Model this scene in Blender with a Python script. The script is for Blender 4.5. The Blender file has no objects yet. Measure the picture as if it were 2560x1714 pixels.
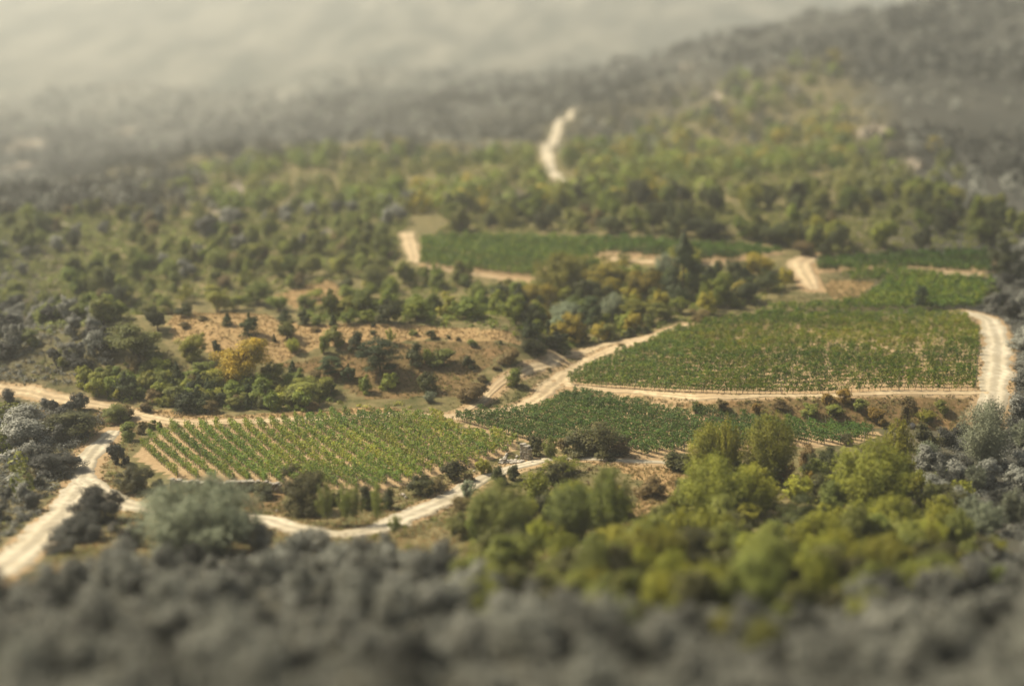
import bpy, math, random
import numpy as np
from mathutils import Vector

# ------------------------------------------------------------------ camera, world, sun, exposure
sc = bpy.context.scene
COL = sc.collection
W, H, F = 2560.0, 1714.0, 3555.0          # photograph size and focal length in its pixels
CAMZ = 75.0
PITCH = math.atan((857 + 20) / F)
cam = bpy.data.cameras.new("camera")
cam_o = bpy.data.objects.new("camera", cam); COL.objects.link(cam_o)
cam_o.location = (0, 0, CAMZ)
cam_o.rotation_euler = (math.pi / 2 - PITCH, 0, 0)
cam.sensor_width = 360.0                   # large-format camera: same view, huge aperture
cam.lens = 360.0 * F / W
cam.clip_start = 1.0; cam.clip_end = 30000
cam.dof.use_dof = True
cam.dof.focus_distance = 241.0
cam.dof.aperture_fstop = (cam.lens / 1000.0) / 2.3
sc.camera = cam_o

SUN_EL, SUN_AZ = math.radians(47), math.radians(-72)   # azimuth from +Y toward +X
world = bpy.data.worlds.new("World"); sc.world = world
world.use_nodes = True
nt = world.node_tree; nt.nodes.clear()
sky = nt.nodes.new("ShaderNodeTexSky"); sky.sky_type = 'NISHITA'; sky.sun_disc = False
sky.sun_elevation = SUN_EL; sky.sun_rotation = SUN_AZ
sky.air_density = 1.0; sky.dust_density = 4.0; sky.ozone_density = 0.6
bg = nt.nodes.new("ShaderNodeBackground"); bg.inputs[1].default_value = 0.05
wo = nt.nodes.new("ShaderNodeOutputWorld")
nt.links.new(sky.outputs[0], bg.inputs[0]); nt.links.new(bg.outputs[0], wo.inputs[0])
sun = bpy.data.lights.new("sun", 'SUN'); sun.energy = 5.0; sun.angle = math.radians(0.5)
sun.color = (1.0, 0.89, 0.69)
sun_o = bpy.data.objects.new("sun", sun); COL.objects.link(sun_o)
sd = Vector((math.sin(SUN_AZ) * math.cos(SUN_EL), math.cos(SUN_AZ) * math.cos(SUN_EL), math.sin(SUN_EL)))
sun_o.rotation_euler = sd.to_track_quat('Z', 'Y').to_euler()
sun_o.location = (0, 0, 300)
sc.view_settings.view_transform = 'Standard'; sc.view_settings.look = 'None'
sc.view_settings.exposure = 0.85; sc.view_settings.gamma = 1.0
sc.cycles.use_denoising = True
sc.cycles.max_bounces = 5; sc.cycles.diffuse_bounces = 2; sc.cycles.transmission_bounces = 3
sc.cycles.volume_bounces = 1
HAZE_DENSITY = 0.00024
HAZE_COLOR = (0.96, 0.99, 0.95)

rng = np.random.default_rng(7)
random.seed(7)

# ------------------------------------------------------------------ terrain height
def sstep(t):
    t = np.clip(t, 0, 1); return t * t * (3 - 2 * t)

def ray(u, v):
    cx = (u - 1280) / F; cy = -(v - 857) / F
    c, s = math.cos(PITCH), math.sin(PITCH)
    return np.array([cx, c + cy * s, -s + cy * c])

def at_plane(u, v, z):
    d = ray(u, v); t = (z - CAMZ) / d[2]
    return d[0] * t, d[1] * t

CR = [(1370, 958, .2), (1569, 980, 2.2), (1784, 997, 3.6), (2000, 998, 4.0), (2214, 990, 4.0), (2435, 988, 4.0), (2900, 1000, 4.0)]
crx = np.array([at_plane(*c)[0] for c in CR]); cry = np.array([at_plane(*c)[1] for c in CR]); crh = np.array([c[2] for c in CR])
RX = [-2500, -700, -300, -107, 70, 174, 270, 360, 700, 2500]
RZ = [-72, -64, -48, -20, 8, 42, 58, 74, 120, 190]

def height(x, y):
    x = np.asarray(x, float); y = np.asarray(y, float)
    s = 186 - y
    h = 0.315 * 0.5 * (s + np.sqrt(s * s + 24 * 24)) * sstep((y + 120) / 160)
    # dry grass mound on the left of the gully
    rx = sstep((x + 150) / 75) * (1 - sstep((x + 4) / 20))
    by = sstep((y - 253) / 34) * (1 - sstep((y - 291) / 26))
    h = h + 8.2 * rx * by
    # terrace that carries the big vineyard
    yc = np.interp(x, crx, cry); hp = np.interp(x, crx, crh)
    wbank = 2.0 + 2.0 * hp
    h = h + hp * sstep((y - (yc - wbank)) / wbank)
    h = h + 5.0 * sstep((y - 320) / 90)
    # small undulation
    near = sstep((y - 150) / 60)
    h = h + near * (0.22 * np.sin(x * .21 + 1.3 * np.sin(y * .05)) + 0.2 * np.sin(y * .17 + x * .09 + 2))
    # hills behind
    zr = np.interp(x, RX, RZ)
    t = sstep((y - 430) / 570)
    h = h * (1 - t) + zr * t
    far = sstep((y - 1000) / 900)
    h = h * (1 - far) + np.minimum(zr, -30.0) * far
    r = sstep((y - 470) / 200)
    h = h + r * (4.5 * np.sin(x * .021 + y * .013 + 1) + 3.0 * np.sin(x * .047 - y * .031) + 1.6 * np.sin(x * .11 + y * .07)
                 + 1.2 * np.sin(y * .09 - x * .05 + .4))
    m = sstep((y - 1600) / 3600)
    h = h + m * (420 + 30 * np.sin(x * .004 + y * .003) + 40 * np.sin(x * .0013 + .5) + 25 * np.sin(x * .0041))
    return h

_ts = np.concatenate([np.arange(30, 620, 1.0), np.geomspace(620, 8000, 420)])
def G(u, v):
    """ground point seen at photograph pixel (u, v)"""
    d = ray(u, v)
    x = d[0] * _ts; y = d[1] * _ts; z = CAMZ + d[2] * _ts
    dz = z - height(x, y)
    k = np.argmax(dz < 0)
    if dz[k] >= 0: k = len(_ts) - 1
    a, b = _ts[max(k - 1, 0)], _ts[k]
    for _ in range(14):
        mid = .5 * (a + b)
        if CAMZ + d[2] * mid - float(height(d[0] * mid, d[1] * mid)) < 0: b = mid
        else: a = mid
    return np.array([d[0] * b, d[1] * b, float(height(d[0] * b, d[1] * b))])

def depth(p):
    return p[1] * math.cos(PITCH) + (CAMZ - p[2]) * math.sin(PITCH)

def in_poly(px, py, poly):
    px = np.asarray(px, float); py = np.asarray(py, float)
    ins = np.zeros(px.shape, bool); n = len(poly)
    for i in range(n):
        x1, y1 = poly[i]; x2, y2 = poly[(i + 1) % n]
        if y1 == y2: continue
        c = ((y1 > py) != (y2 > py)) & (px < (x2 - x1) * (py - y1) / (y2 - y1) + x1)
        ins ^= c
    return ins

def wpoly(pts): return [tuple(G(u, v)[:2]) for u, v in pts]
def cropped(ox, oy, k): return lambda *p: [(ox + x / k, oy + y / k) for x, y in p]
Zc = cropped(0, 0, .91484); Ac = cropped(0, 900, 1.927); Bc = cropped(300, 950, 3.346); Cc = cropped(900, 900, 2.9275)
Dc = cropped(1600, 950, 2.602); Ec = cropped(1300, 550, 1.859); Fc = cropped(200, 600, 1.952)
CROPS = {'Z': (0, 0, .91484), 'A': (0, 900, 1.927), 'B': (300, 950, 3.346), 'C': (900, 900, 2.9275), 'D': (1600, 950, 2.602),
         'E': (1300, 550, 1.859), 'F': (200, 600, 1.952)}

def dist_polyline(px, py, line):
    d = np.full(np.shape(px), 1e9)
    for (x1, y1), (x2, y2) in zip(line[:-1], line[1:]):
        dx, dy = x2 - x1, y2 - y1
        t = np.clip(((px - x1) * dx + (py - y1) * dy) / max(dx * dx + dy * dy, 1e-9), 0, 1)
        d = np.minimum(d, np.hypot(px - x1 - t * dx, py - y1 - t * dy))
    return d

# ------------------------------------------------------------------ helpers
def link(o, parent=None):
    COL.objects.link(o)
    if parent: o.parent = parent
    return o

def tag(o, label=None, cat=None, group=None, kind=None):
    if label: o["label"] = label
    if cat: o["category"] = cat
    if group: o["group"] = group
    if kind: o["kind"] = kind
    return o

def mesh_np(name, V, faces_idx, loop_n, mats, tint=None, mat_idx=None, smooth=False, attrs=None):
    me = bpy.data.meshes.new(name)
    V = np.asarray(V, np.float32); n = len(V)
    L = np.asarray(faces_idx, np.int32).ravel(); loop_n = np.asarray(loop_n, np.int32)
    me.vertices.add(n); me.vertices.foreach_set("co", V.ravel())
    me.loops.add(len(L)); me.loops.foreach_set("vertex_index", L)
    me.polygons.add(len(loop_n))
    st = np.concatenate([[0], np.cumsum(loop_n)[:-1]]).astype(np.int32)
    me.polygons.foreach_set("loop_start", st)
    for m in mats: me.materials.append(m)
    if mat_idx is not None: me.polygons.foreach_set("material_index", np.asarray(mat_idx, np.int32))
    if smooth: me.polygons.foreach_set("use_smooth", np.ones(len(loop_n), bool))
    if tint is not None:
        a = me.attributes.new("tint", 'FLOAT', 'POINT'); a.data.foreach_set("value", np.asarray(tint, np.float32))
    for k, arr in (attrs or {}).items():
        a = me.attributes.new(k, 'FLOAT', 'POINT'); a.data.foreach_set("value", np.asarray(arr, np.float32))
    me.update(calc_edges=True)
    return me

class MB:
    """collects pieces (verts, faces as lists of equal size) into one mesh"""
    def __init__(s): s.V = []; s.L = []; s.N = []; s.T = []; s.M = []; s.n = 0
    def add(s, V, Fc_, tint=0.5, mat=0):
        V = np.asarray(V, float); Fa = np.asarray(Fc_, int)
        s.V.append(V); s.L.append((Fa + s.n).ravel()); s.N.append(np.full(len(Fa), Fa.shape[1]))
        s.T.append(np.broadcast_to(np.asarray(tint, float), (len(V),))); s.M.append(np.full(len(Fa), mat)); s.n += len(V)
    def build(s, name, mats, smooth=False):
        return mesh_np(name, np.concatenate(s.V), np.concatenate(s.L), np.concatenate(s.N), mats, np.concatenate(s.T), np.concatenate(s.M), smooth)

def leaves(mb, P, Nn, size, tint, r, mat=0, ratio=.62):
    n = len(P)
    Nn = Nn / (np.linalg.norm(Nn, axis=1, keepdims=True) + 1e-9)
    a = r.normal(size=(n, 3)); t = np.cross(Nn, a); t /= (np.linalg.norm(t, axis=1, keepdims=True) + 1e-9)
    b = np.cross(Nn, t)
    size = np.broadcast_to(np.asarray(size, float), (n,)) * r.uniform(.65, 1.35, n)
    hl = (size * .5)[:, None]; hw = hl * ratio
    V = np.empty((n, 4, 3))
    V[:, 0] = P - t * hl; V[:, 1] = P + b * hw - Nn * hl * .15; V[:, 2] = P + t * hl; V[:, 3] = P - b * hw - Nn * hl * .15
    mb.add(V.reshape(-1, 3), np.arange(n * 4).reshape(n, 4), np.repeat(np.broadcast_to(tint, (n,)), 4), mat)

def tube(mb, pts, rad, mat=0, sides=6, tint=.5):
    pts = np.asarray(pts, float); k = len(pts); V = []; 
    for i in range(k):
        d = pts[min(i + 1, k - 1)] - pts[max(i - 1, 0)]; d /= (np.linalg.norm(d) + 1e-9)
        a = np.cross(d, [0.31, .77, .2]); a /= np.linalg.norm(a); b = np.cross(d, a)
        for j in range(sides):
            w = 2 * math.pi * j / sides
            V.append(pts[i] + rad[i] * (a * math.cos(w) + b * math.sin(w)))
    Fs = [[i * sides + j, i * sides + (j + 1) % sides, (i + 1) * sides + (j + 1) % sides, (i + 1) * sides + j] for i in range(k - 1) for j in range(sides)]
    mb.add(V, Fs, tint, mat)
    mb.add(V[-sides:], [list(range(sides))], tint, mat)

# ------------------------------------------------------------------ materials
def nn(nt, t, **kw):
    n = nt.nodes.new(t)
    for k, v in kw.items(): setattr(n, k, v)
    return n

def leaf_mat(name, c0, c1, trans=.32, rough=.6, spec=.25, var=.35, mid=None):
    m = bpy.data.materials.new(name); m.use_nodes = True; nt = m.node_tree; nt.nodes.clear()
    out = nn(nt, "ShaderNodeOutputMaterial"); at = nn(nt, "ShaderNodeAttribute", attribute_name="tint")
    mix = nn(nt, "ShaderNodeMixRGB"); mix.inputs[1].default_value = (*c0, 1); mix.inputs[2].default_value = (*c1, 1)
    nt.links.new(at.outputs["Fac"], mix.inputs[0])
    if mid:
        mix = nn(nt, "ShaderNodeValToRGB"); e = mix.color_ramp.elements; e[0].color = (*c0, 1); e[1].color = (*c1, 1); e[1].position = .95
        k = e.new(.5); k.color = (*mid, 1); nt.links.new(at.outputs["Fac"], mix.inputs[0])
    oi = nn(nt, "ShaderNodeObjectInfo"); mr = nn(nt, "ShaderNodeMapRange")
    mr.inputs[3].default_value = 1 - var; mr.inputs[4].default_value = 1 + var
    nt.links.new(oi.outputs["Random"], mr.inputs[0])
    hs = nn(nt, "ShaderNodeHueSaturation")
    nt.links.new(mix.outputs[0], hs.inputs["Color"]); nt.links.new(mr.outputs[0], hs.inputs["Value"])
    mr2 = nn(nt, "ShaderNodeMapRange"); mr2.inputs[3].default_value = .488; mr2.inputs[4].default_value = .512
    mm = nn(nt, "ShaderNodeMath", operation='FRACT'); mu = nn(nt, "ShaderNodeMath", operation='MULTIPLY'); mu.inputs[1].default_value = 7.31
    nt.links.new(oi.outputs["Random"], mu.inputs[0]); nt.links.new(mu.outputs[0], mm.inputs[0]); nt.links.new(mm.outputs[0], mr2.inputs[0])
    nt.links.new(mr2.outputs[0], hs.inputs["Hue"])
    p = nn(nt, "ShaderNodeBsdfPrincipled"); p.inputs["Roughness"].default_value = rough; p.inputs["Specular IOR Level"].default_value = spec
    tr = nn(nt, "ShaderNodeBsdfTranslucent"); ms = nn(nt, "ShaderNodeMixShader"); ms.inputs[0].default_value = trans
    nt.links.new(hs.outputs[0], p.inputs["Base Color"]); nt.links.new(hs.outputs[0], tr.inputs[0])
    nt.links.new(p.outputs[0], ms.inputs[1]); nt.links.new(tr.outputs[0], ms.inputs[2]); nt.links.new(ms.outputs[0], out.inputs[0])
    return m

def surf_mat(name, c0, c1, scale=1.0, detail=8, rough=.9, bump=.3, c2=None, scale2=.1, rut=False):
    m = bpy.data.materials.new(name); m.use_nodes = True; nt = m.node_tree; p = nt.nodes["Principled BSDF"]
    p.inputs["Roughness"].default_value = rough; p.inputs["Specular IOR Level"].default_value = .15
    geo = nn(nt, "ShaderNodeNewGeometry")
    no = nn(nt, "ShaderNodeTexNoise"); no.inputs["Scale"].default_value = scale; no.inputs["Detail"].default_value = detail; no.inputs["Roughness"].default_value = .65
    nt.links.new(geo.outputs["Position"], no.inputs["Vector"])
    cr = nn(nt, "ShaderNodeValToRGB"); cr.color_ramp.elements[0].position = .32; cr.color_ramp.elements[1].position = .68
    cr.color_ramp.elements[0].color = (*c0, 1); cr.color_ramp.elements[1].color = (*c1, 1)
    nt.links.new(no.outputs[0], cr.inputs[0]); colr = cr.outputs[0]
    if c2:
        n2 = nn(nt, "ShaderNodeTexNoise"); n2.inputs["Scale"].default_value = scale2; n2.inputs["Detail"].default_value = 5
        nt.links.new(geo.outputs["Position"], n2.inputs["Vector"])
        r2 = nn(nt, "ShaderNodeValToRGB"); r2.color_ramp.elements[0].position = .45; r2.color_ramp.elements[1].position = .62
        nt.links.new(n2.outputs[0], r2.inputs[0])
        mx = nn(nt, "ShaderNodeMixRGB"); nt.links.new(r2.outputs[0], mx.inputs[0]); nt.links.new(colr, mx.inputs[1]); mx.inputs[2].default_value = (*c2, 1)
        colr = mx.outputs[0]
    if rut:   # bare wheel ruts are paler than the crown and the verges of a track
        at = nn(nt, "ShaderNodeAttribute", attribute_name="tint"); ad = nn(nt, "ShaderNodeMath", operation='ADD'); nt.links.new(at.outputs["Fac"], ad.inputs[0])
        sb = nn(nt, "ShaderNodeMath", operation='SUBTRACT'); nt.links.new(no.outputs[0], sb.inputs[0]); sb.inputs[1].default_value = .5; nt.links.new(sb.outputs[0], ad.inputs[1])
        hm = nn(nt, "ShaderNodeHueSaturation"); mrr = nn(nt, "ShaderNodeMapRange"); mrr.inputs[1].default_value = .1; mrr.inputs[2].default_value = .8; mrr.inputs[3].default_value = .80; mrr.inputs[4].default_value = 1.15
        nt.links.new(ad.outputs[0], mrr.inputs[0]); nt.links.new(mrr.outputs[0], hm.inputs["Value"]); nt.links.new(colr, hm.inputs["Color"]); colr = hm.outputs[0]
    nt.links.new(colr, p.inputs["Base Color"])
    if bump:
        b = nn(nt, "ShaderNodeBump"); b.inputs["Strength"].default_value = bump; b.inputs["Distance"].default_value = .12
        nt.links.new(no.outputs[0], b.inputs["Height"]); nt.links.new(b.outputs[0], p.inputs["Normal"])
    return m

M = {}
M['bark'] = surf_mat('bark', (.05, .04, .03), (.13, .1, .07), 9)
M['post'] = surf_mat('post_wood', (.2, .17, .13), (.34, .3, .24), 6)
M['stone'] = surf_mat('dry_stone', (.18, .16, .13), (.42, .38, .31), 2.2, bump=.6)
M['rock'] = surf_mat('pale_rock', (.34, .3, .24), (.56, .5, .41), 3, bump=.6)
M['track'] = surf_mat('track_dust', (.35, .265, .155), (.53, .42, .26), .9, c2=(.36, .27, .16), scale2=.16, rut=True)
M['pale'] = surf_mat('chalky_track', (.35, .305, .215), (.52, .46, .345), .8, c2=(.37, .32, .225), scale2=.14, rut=True)
M['bank'] = surf_mat('earth_bank', (.16, .11, .065), (.30, .21, .13), 1.4, bump=.7)
SP = {  # leaf colours, dark to light
    'juniper': ((.022, .034, .010), (.062, .082, .020)), 'holm': ((.028, .037, .010), (.085, .095, .022)),
    'broad': ((.070, .105, .012), (.20, .23, .026)), 'lime': ((.14, .158, .016), (.34, .33, .042)),
    'yellow': ((.22, .175, .016), (.56, .38, .035)), 'willow': ((.125, .155, .030), (.27, .295, .07)),
    'pine': ((.024, .044, .014), (.066, .094, .028)), 'scrub': ((.095, .070, .024), (.225, .165, .06)),
    'ochre': ((.18, .12, .020), (.36, .235, .04)), 'olive': ((.095, .112, .020), (.225, .235, .042)),
    'grey': ((.115, .118, .096), (.335, .335, .28)), 'darkgrey': ((.026, .027, .021), (.08, .08, .063)),  # greys carry the faded edges of the view, put into leaf colour
    'silver': ((.13, .16, .09), (.29, .33, .21)), 'red': ((.16, .085, .03), (.30, .16, .05)),
    'vine': ((.034, .085, .009), (.185, .235, .022)), 'vinedark': ((.030, .078, .009), (.115, .19, .018)),
    'vinegold': ((.030, .078, .010), (.30, .285, .024)),
}
for k, (a, b) in SP.items(): M[k] = leaf_mat(k + '_leaves', a, b)
M['vine'] = leaf_mat('vine_leaves', (.026, .078, .008), (.31, .33, .03), mid=(.125, .20, .016), var=.15)
M['vinegold'] = leaf_mat('yellowing_vine_leaves', (.030, .082, .008), (.38, .34, .028), mid=(.155, .22, .017), var=.15)
M['drygrass'] = leaf_mat('dry_grass', (.25, .165, .075), (.46, .33, .16), trans=.15)
M['weeds'] = leaf_mat('weeds', (.05, .06, .015), (.20, .18, .05), trans=.2)

# ------------------------------------------------------------------ tracks (structure): centre lines in ground coordinates
def line_w(pts): return [tuple(G(u, v)[:2]) for u, v in pts]

def smooth_line(pts, step=1.0):
    pts = [np.array(p, float) for p in pts]
    P = [2 * pts[0] - pts[1]] + pts + [2 * pts[-1] - pts[-2]]
    out = []
    for i in range(1, len(P) - 2):
        n = max(2, int(np.linalg.norm(P[i + 1] - P[i]) / step))
        for t in np.arange(n) / n:
            a, b, c, d = P[i - 1], P[i], P[i + 1], P[i + 2]
            out.append(.5 * ((2 * b) + (c - a) * t + (2 * a - 5 * b + 4 * c - d) * t * t + (3 * b - a - 3 * c + d) * t ** 3))
    out.append(P[-2]); return np.array(out)

TRACKS = []
def track(name, px, width, mat, lift=.09, seed=0):
    L = smooth_line(line_w(px))
    r = np.random.default_rng(seed); n = len(L)
    d = np.gradient(L, axis=0); d /= (np.linalg.norm(d, axis=1, keepdims=True) + 1e-9); nrm = np.stack([-d[:, 1], d[:, 0]], 1)
    wd = np.interp(np.linspace(0, 1, n), np.linspace(0, 1, len(width)), width)
    s = np.arange(n)
    def wob(ph): return 1 + .13 * np.sin(s * .31 + ph) + .10 * np.sin(s * .83 + ph * 2) + .16 * r.uniform(-1, 1, n)
    l = wd / 2 * wob(seed); rr = wd / 2 * wob(seed + 2.2)
    K = 11; V = np.empty((n, K, 3)); T = np.empty((n, K))
    for j in range(K):
        t = j / (K - 1) * 2 - 1
        off = np.where(t < 0, t * l, t * rr)
        xy = L + nrm * off[:, None]
        T[:, j] = math.exp(-((abs(t) - .42) / .2) ** 2)
        V[:, j, :2] = xy; V[:, j, 2] = height(xy[:, 0], xy[:, 1]) + (lift if abs(t) < .99 else -.06) - .05 * math.exp(-((abs(t) - .42) / .16) ** 2)
    idx = np.arange(n * K).reshape(n, K)
    Fq = np.stack([idx[:-1, :-1], idx[:-1, 1:], idx[1:, 1:], idx[1:, :-1]], -1).reshape(-1, 4)
    me = mesh_np(name, V.reshape(-1, 3), Fq, np.full(len(Fq), 4), [mat], tint=T.ravel(), smooth=True)
    o = link(bpy.data.objects.new(name, me)); tag(o, kind='structure')
    TRACKS.append(([tuple(p) for p in L[::3]] + [tuple(L[-1])], wd.mean() / 2))
    return o

track('dirt_track', Zc((-40, 885), (60, 895), (130, 912), (250, 930), (315, 950), (420, 966), (560, 964), (700, 958), (860, 950), (960, 950), (1045, 952))
      + Cc((700, 425), (860, 392), (1010, 378), (1160, 340), (1300, 280), (1400, 190), (1550, 90), (1690, -5)) + Ec((330, 645), (450, 592), (600, 548), (690, 516), (790, 490)),
      [3.6, 4.2, 3.4, 3.0, 3.4, 4.0, 4.4, 4.2, 3.0], M['track'], .10, 1)
track('dirt_track', Cc((780, 366), (850, 325), (905, 292), (955, 240), (1040, 160), (1200, 85), (1400, 22)) + Ec((200, 622), (400, 578), (520, 560), (620, 538)),
      [1.8, 2.2, 2.6, 3.6, 3.8, 3.4, 2.6], M['track'], .13, 2)
track('dirt_track', Zc((262, 985), (228, 1015), (196, 1062), (186, 1100), (160, 1150), (110, 1205), (60, 1255), (0, 1300), (-60, 1340)), [3.0, 4.2, 5.8, 5.4, 4.6], M['pale'], .12, 3)
track('dirt_track', Zc((195, 1100), (235, 1130), (290, 1152), (360, 1168), (480, 1180), (600, 1187), (650, 1203), (740, 1220), (840, 1215), (900, 1195), (1000, 1152), (1075, 1112), (1130, 1085), (1200, 1062), (1290, 1048),
                        (1400, 1052), (1530, 1058), (1600, 1062)), [4.4, 4.6, 5.0, 5.4, 5.2, 4.2, 2.8, 1.8, 1.6], M['pale'], .15, 4)
track('dirt_track', Zc((1870, 585), (1835, 598), (1838, 625), (1852, 645), (1862, 662)), [5.5, 7, 6.0, 4.5, 3.0], M['track'], .10, 5)
track('dirt_track', Zc((1310, 252), (1275, 295), (1252, 340), (1258, 380), (1280, 408), (1300, 428)), [5, 6, 5, 4], M['pale'], .4, 6)
track('dirt_track', Zc((932, 532), (936, 555), (944, 578), (945, 602)), [4.5, 4.5, 3.5], M['track'], .14, 7)
track('dirt_track', Zc((2205, 714), (2255, 728), (2278, 770), (2280, 830), (2272, 890), (2262, 935), (2255, 960)), [4.5, 5.5, 6.0, 6.0, 5.0], M['pale'], .12, 8)
track('footpath', Zc((1395, 592), (1450, 597), (1530, 602), (1600, 604), (1660, 603)), [1.8, 1.6, 1.4], M['track'], .10, 9)
track('footpath', Zc((965, 611), (1040, 620), (1120, 632), (1205, 648)), [1.0, 1.2, 1.0], M['track'], .10, 10)
track('footpath', Ec((208, 762), (500, 792), (900, 818), (1250, 816), (1700, 802), (2110, 800), (2180, 802)), [1.6, 1.8, 2.0, 2.2], M['track'], .09, 11)
track('footpath', Ec((1690, 222), (1800, 236), (1950, 246), (2150, 258)), [2.5, 3, 3], M['track'], .10, 12)

# ------------------------------------------------------------------ vineyards: ground outlines (photograph pixels put on the ground)
VA = wpoly(Bc((120, 640), (180, 545), (240, 480), (300, 450), (370, 425), (470, 412), (600, 405), (840, 405), (1100, 398), (1330, 375), (1560, 345), (1780, 322), (2010, 312), (2230, 305))
           + Cc((300, 425), (520, 425), (640, 475), (800, 540), (1050, 585), (1180, 600), (1080, 690), (830, 790), (560, 840), (330, 925), (200, 930))
           + Bc((2200, 945), (1800, 905), (1360, 890), (925, 870), (600, 850), (410, 812)))
VB = wpoly(Cc((700, 448), (710, 425), (830, 415), (1080, 395), (1340, 365), (1500, 285), (1640, 250), (1900, 305), (2300, 375)) + Dc((300, 215), (650, 265), (1000, 295), (1400, 315), (1610, 350), (1430, 420), (1000, 440), (350, 470))
           + Cc((2200, 710), (1900, 700), (1500, 660), (1260, 600), (1180, 590), (1000, 545), (880, 525)))
VC_front = np.array(line_w(Ec((200, 757), (500, 787), (900, 811), (1250, 810), (1700, 796), (2120, 794))))
VC = wpoly(Ec((200, 757), (500, 787), (900, 811), (1250, 810), (1700, 796), (2120, 794), (2140, 640), (2135, 530), (2075, 458), (1700, 445), (1100, 458), (900, 490), (690, 530), (600, 590), (430, 652), (330, 682)))
VD = wpoly(Zc((962, 550), (1050, 545), (1250, 548), (1390, 556), (1394, 588), (1300, 600), (1212, 645), (1100, 626), (962, 610)))
VE = wpoly(Zc((1300, 552), (1500, 556), (1700, 568), (1800, 580), (1730, 594), (1640, 600), (1530, 598), (1400, 584)))
VR = wpoly(Ec((1375, 246), (1378, 200), (1700, 172), (2230, 150), (2230, 246), (1950, 240), (1700, 222), (1500, 242)))
VW = wpoly(Ec((1450, 252), (1700, 240), (1950, 265), (2230, 285), (2230, 400), (2000, 425), (1700, 425), (1120, 435), (1160, 415), (1400, 405), (1570, 390), (1680, 300), (1540, 285)))

VERGE = 1
GRASS = [wpoly(Fc((430, 410), (540, 350), (700, 360), (930, 375), (1060, 410), (1500, 405), (2130, 462), (2150, 520), (1700, 480), (1350, 540), (1150, 520), (960, 610), (660, 560), (460, 480))),
         wpoly(Fc((960, 270), (1200, 190), (1330, 260), (1260, 320), (1050, 330))), wpoly(Cc((1500, 720), (2300, 780), (2340, 960), (2100, 900), (1900, 800))),
         wpoly(Bc((0, 250), (200, 230), (560, 270), (950, 300), (1500, 260), (2200, 225), (2340, 240), (2340, 310), (1600, 300), (700, 420), (100, 330))),
         wpoly(Ec((1400, 330), (1440, 275), (1650, 285), (1600, 340), (1500, 380))), wpoly(Zc((1460, 1130), (1560, 1080), (1600, 1120), (1500, 1190), (1440, 1180)))]
BROWN = [wpoly(Fc((960, 610), (1350, 545), (1700, 490), (2150, 530), (1950, 640), (1850, 760), (1400, 780), (1250, 680))),
         wpoly(Ec((230, 790), (900, 830), (1250, 825), (2150, 815), (2150, 990), (1700, 960), (1200, 930), (800, 880), (400, 800))),
         wpoly(Ac((0, 240), (560, 250), (640, 320), (500, 400), (300, 420), (0, 420))),
         wpoly(Bc((850, 935), (1360, 945), (1420, 1120), (1220, 1100), (1000, 1010)))]
PATCH = [wpoly(Zc(*p)) for p in (((500, 440), (540, 415), (585, 425), (570, 450)), ((735, 525), (780, 505), (790, 525), (750, 535)), ((955, 440), (990, 430), (1000, 450), (965, 455)),
         ((460, 500), (500, 480), (515, 500), (490, 515)), ((155, 430), (175, 400), (195, 425), (175, 440)), ((110, 525), (140, 500), (160, 520), (135, 530)), ((0, 745), (0, 715), (210, 690), (200, 725), (90, 745)),
         ((1555, 150), (1580, 135), (1600, 150), (1575, 160)), ((1620, 215), (1650, 205), (1660, 230), (1640, 235)), ((2000, 380), (2090, 360), (2130, 375), (2080, 395)), ((1940, 300), (2030, 285), (2040, 305), (1960, 315)),
         ((1130, 445), (1200, 435), (1290, 428), (1200, 465)), ((650, 640), (700, 625), (690, 650), (660, 660)), ((250, 190), (270, 178), (288, 192), (268, 204)), ((20, 390), (55, 370), (70, 385), (40, 400)),
         ((210, 300), (300, 280), (310, 295), (240, 306)), ((20, 330), (80, 310), (90, 330), (30, 345)))]

# ------------------------------------------------------------------ terrain
def axis(lo, fine_lo, fine_hi, hi, step, grow, cap):
    a = list(np.arange(fine_lo, fine_hi + .01, step)); s = step; x = a[-1]
    while x < hi: s = min(s * grow, cap); x += s; a.append(x)
    s = step; x = a[0]
    while x > lo: s = min(s * grow, cap); x -= s; a.insert(0, x)
    return np.array(a)
gx = axis(-5500, -150, 150, 5500, 1.5, 1.10, 260); gy = axis(-120, 80, 470, 8200, 1.5, 1.035, 160)
X, Y = np.meshgrid(gx, gy); Zt = height(X, Y)
soil = np.zeros(X.shape); grass = np.zeros(X.shape); brown = np.zeros(X.shape); patch = np.zeros(X.shape)
for p in (VA, VB, VC, VD, VE, VR): soil[in_poly(X, Y, p)] = 1
for L, hw in TRACKS[:5] + TRACKS[7:]: soil = np.maximum(soil, .8 * (1 - sstep((dist_polyline(X, Y, L) - hw) / 2.0)))
for p in GRASS: grass[in_poly(X, Y, p)] = 1
for p in BROWN: brown[in_poly(X, Y, p)] = 1
for p in PATCH: patch[in_poly(X, Y, p)] = 1
def lat(y): return y * .30
grey_fade = np.clip(sstep((np.abs(X + 12) - Y * .235) / 45) + sstep((165 - Y) / 40) * .9 + sstep((Y - 560) / 400), 0, 1)  # fade towards the view's edges, put into the ground colour as grey
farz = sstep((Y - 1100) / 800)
ny, nx = X.shape; idx = np.arange(nx * ny).reshape(ny, nx)
Fq = np.stack([idx[:-1, :-1], idx[:-1, 1:], idx[1:, 1:], idx[1:, :-1]], -1).reshape(-1, 4)

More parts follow.
